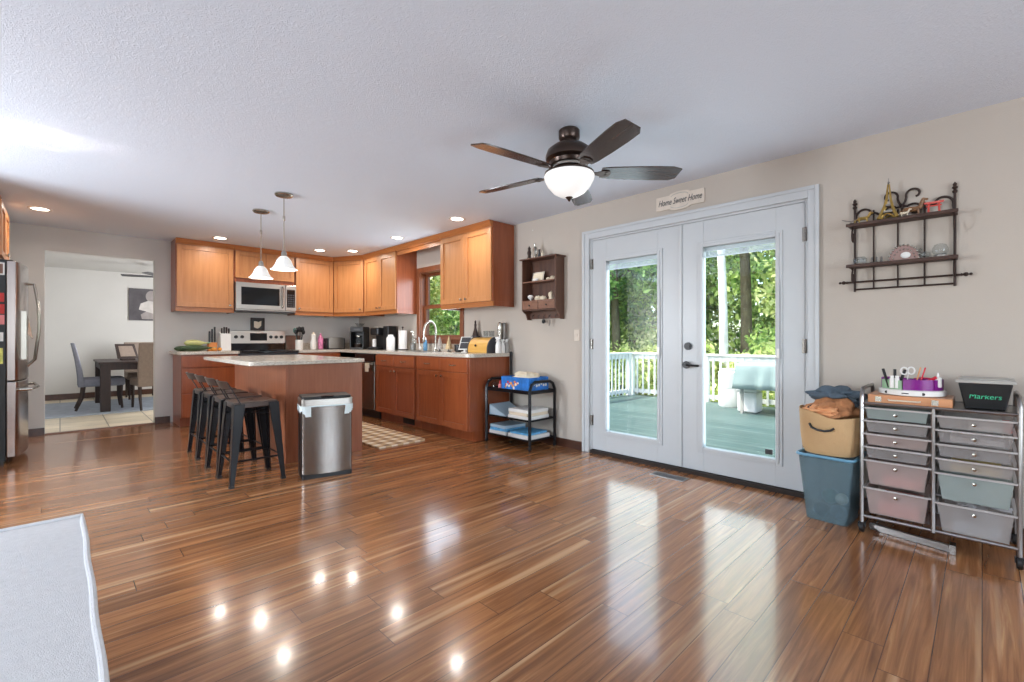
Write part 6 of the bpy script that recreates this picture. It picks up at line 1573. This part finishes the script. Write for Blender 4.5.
def tree(nm, label, loc, trunk_h, trunk_r, cz, rx, ry, rz, n, size, leaf, bark, seed, lean=(0, 0), cat='tree', nclump=26):
    t = thing(nm, label, cat, loc)
    rd = random.Random(seed*7+1)
    if trunk_h > 0:
        m = MB(); m.tube([(lean[0]*u, lean[1]*u + .06*math.sin(u*5+seed), trunk_h*u) for u in [i/8 for i in range(9)]], trunk_r, 12, r_end=trunk_r*.6)
        for k in range(5):
            u = rd.uniform(.55, .95); a = rd.uniform(0, 2*PI)
            p = Vector((lean[0]*u, lean[1]*u + .06*math.sin(u*5+seed), trunk_h*u)); q = p + Vector((math.cos(a)*rx*.6, math.sin(a)*ry*.6, rd.uniform(.5, 1.2)))
            m.tube([p, (p+q)/2 + Vector((0, 0, .15)), q], trunk_r*.35, 6, r_end=trunk_r*.12)
        obj('trunk', m, bark, t)
    cm = crown_mesh(seed, n, rx, ry, rz, size, nclump)
    cm.v = [(x+lean[0], y+lean[1], z_+cz) for x, y, z_ in cm.v]
    obj('foliage', cm, leaf, t, smooth=False)
    return t
G = -1.3
tree('birch_tree', 'white barked birch trunk seen through the right door pane', (12.0, 4.50, G), 8.0, .12, 7.0, 1.6, 1.9, 1.6, 1800, .10, 'leaf_bright', 'bark_white', 2, (.0, .35))
tree('oak_tree', 'tall tree with a brown trunk behind the birch', (15.5, 5.25, G), 9.5, .19, 8.0, 3.0, 3.0, 2.6, 9000, .13, 'leaf_mid', 'bark_brown', 3, (0, .1))
tree('maple_tree', 'leafy dark green tree seen through the left door pane', (13.0, 8.4, G), 6.0, .16, 5.2, 2.3, 2.3, 2.6, 10000, .11, 'leaf_dark', 'bark_brown', 4)
tree('maple_tree', 'sunny tree beside the dark green one behind the left door pane', (15.6, 11.0, G), 7.0, .2, 4.6, 2.8, 2.8, 3.6, 12000, .12, 'leaf_mid', 'bark_brown', 5)
tree('maple_tree', 'tree filling the right edge of the right door pane', (14.5, 3.0, G), 7.5, .2, 5.8, 2.3, 2.3, 3.2, 10000, .12, 'leaf_bright', 'bark_brown', 6)
tree('maple_tree', 'yellow green tree seen through the kitchen window', (11.5, 17.5, G), 6.5, .18, 4.6, 2.8, 2.8, 3.6, 12000, .12, 'leaf_bright', 'bark_white', 7)
tree('maple_tree', 'tree left of the one in the kitchen window view', (8.6, 16.5, G), 7.5, .2, 5.6, 2.5, 2.5, 3.6, 9000, .12, 'leaf_mid', 'bark_brown', 8)
tree('maple_tree', 'tree between the kitchen window view and the deck corner', (12.6, 13.4, G), 7.5, .2, 4.2, 2.6, 2.6, 3.4, 10000, .12, 'leaf_mid', 'bark_brown', 9)
bl = ['bright bushy shrub beyond the deck corner', 'mid green shrub behind the left door pane railing', 'sunlit shrub behind the far railing, below the birch', 'shrub below the brown trunk behind the far railing', 'shrub behind the far railing at the covered table', 'far right shrub behind the railing', 'shrub low in the kitchen window view', 'shrub low between deck corner and kitchen window']
for k, ((x, y, s_), lb) in enumerate(zip(((11.8, 8.8, 1.4), (12.4, 6.9, 1.5), (11.9, 5.2, 1.3), (13.2, 3.9, 1.6), (11.8, 2.6, 1.4), (12.2, .6, 1.6), (11.6, 13.6, 1.7), (11.0, 11.0, 1.5)), bl)):
    tree('shrub', lb, (x, y, G), 0, 0, 1.25, s_, s_, 1.45, 5200, .085, ['leaf_mid', 'leaf_bright', 'leaf_dark'][k % 3] if k != 2 else 'leaf_bright', 'bark_brown', 40+k, cat='shrub', nclump=18)
bk = [(22, 2.0), (21.5, 7.2), (20.5, 12.2), (19.0, 17.0), (15.5, 21.5), (11.0, 23.5), (22.5, -3.0)]
names = ['distant tree behind the right edge of the right door pane', 'distant tree behind birch and brown trunk', 'distant tree behind the left door pane', 'distant tree left of the deck corner view', 'distant tree right of the kitchen window view', 'distant tree filling the kitchen window view', 'distant tree at the far right beyond the deck']
b0 = None
for k, ((x, y), lb) in enumerate(zip(bk, names)):
    if b0 is None: b0 = tree('background_tree', lb, (x, y, G), 9, .25, 4.6, 3.6, 3.4, 4.6, 14000, .17, 'leaf_mid', 'bark_brown', 77, nclump=34)
    else: dup(b0, (x, y, G), k*1.1, lb)
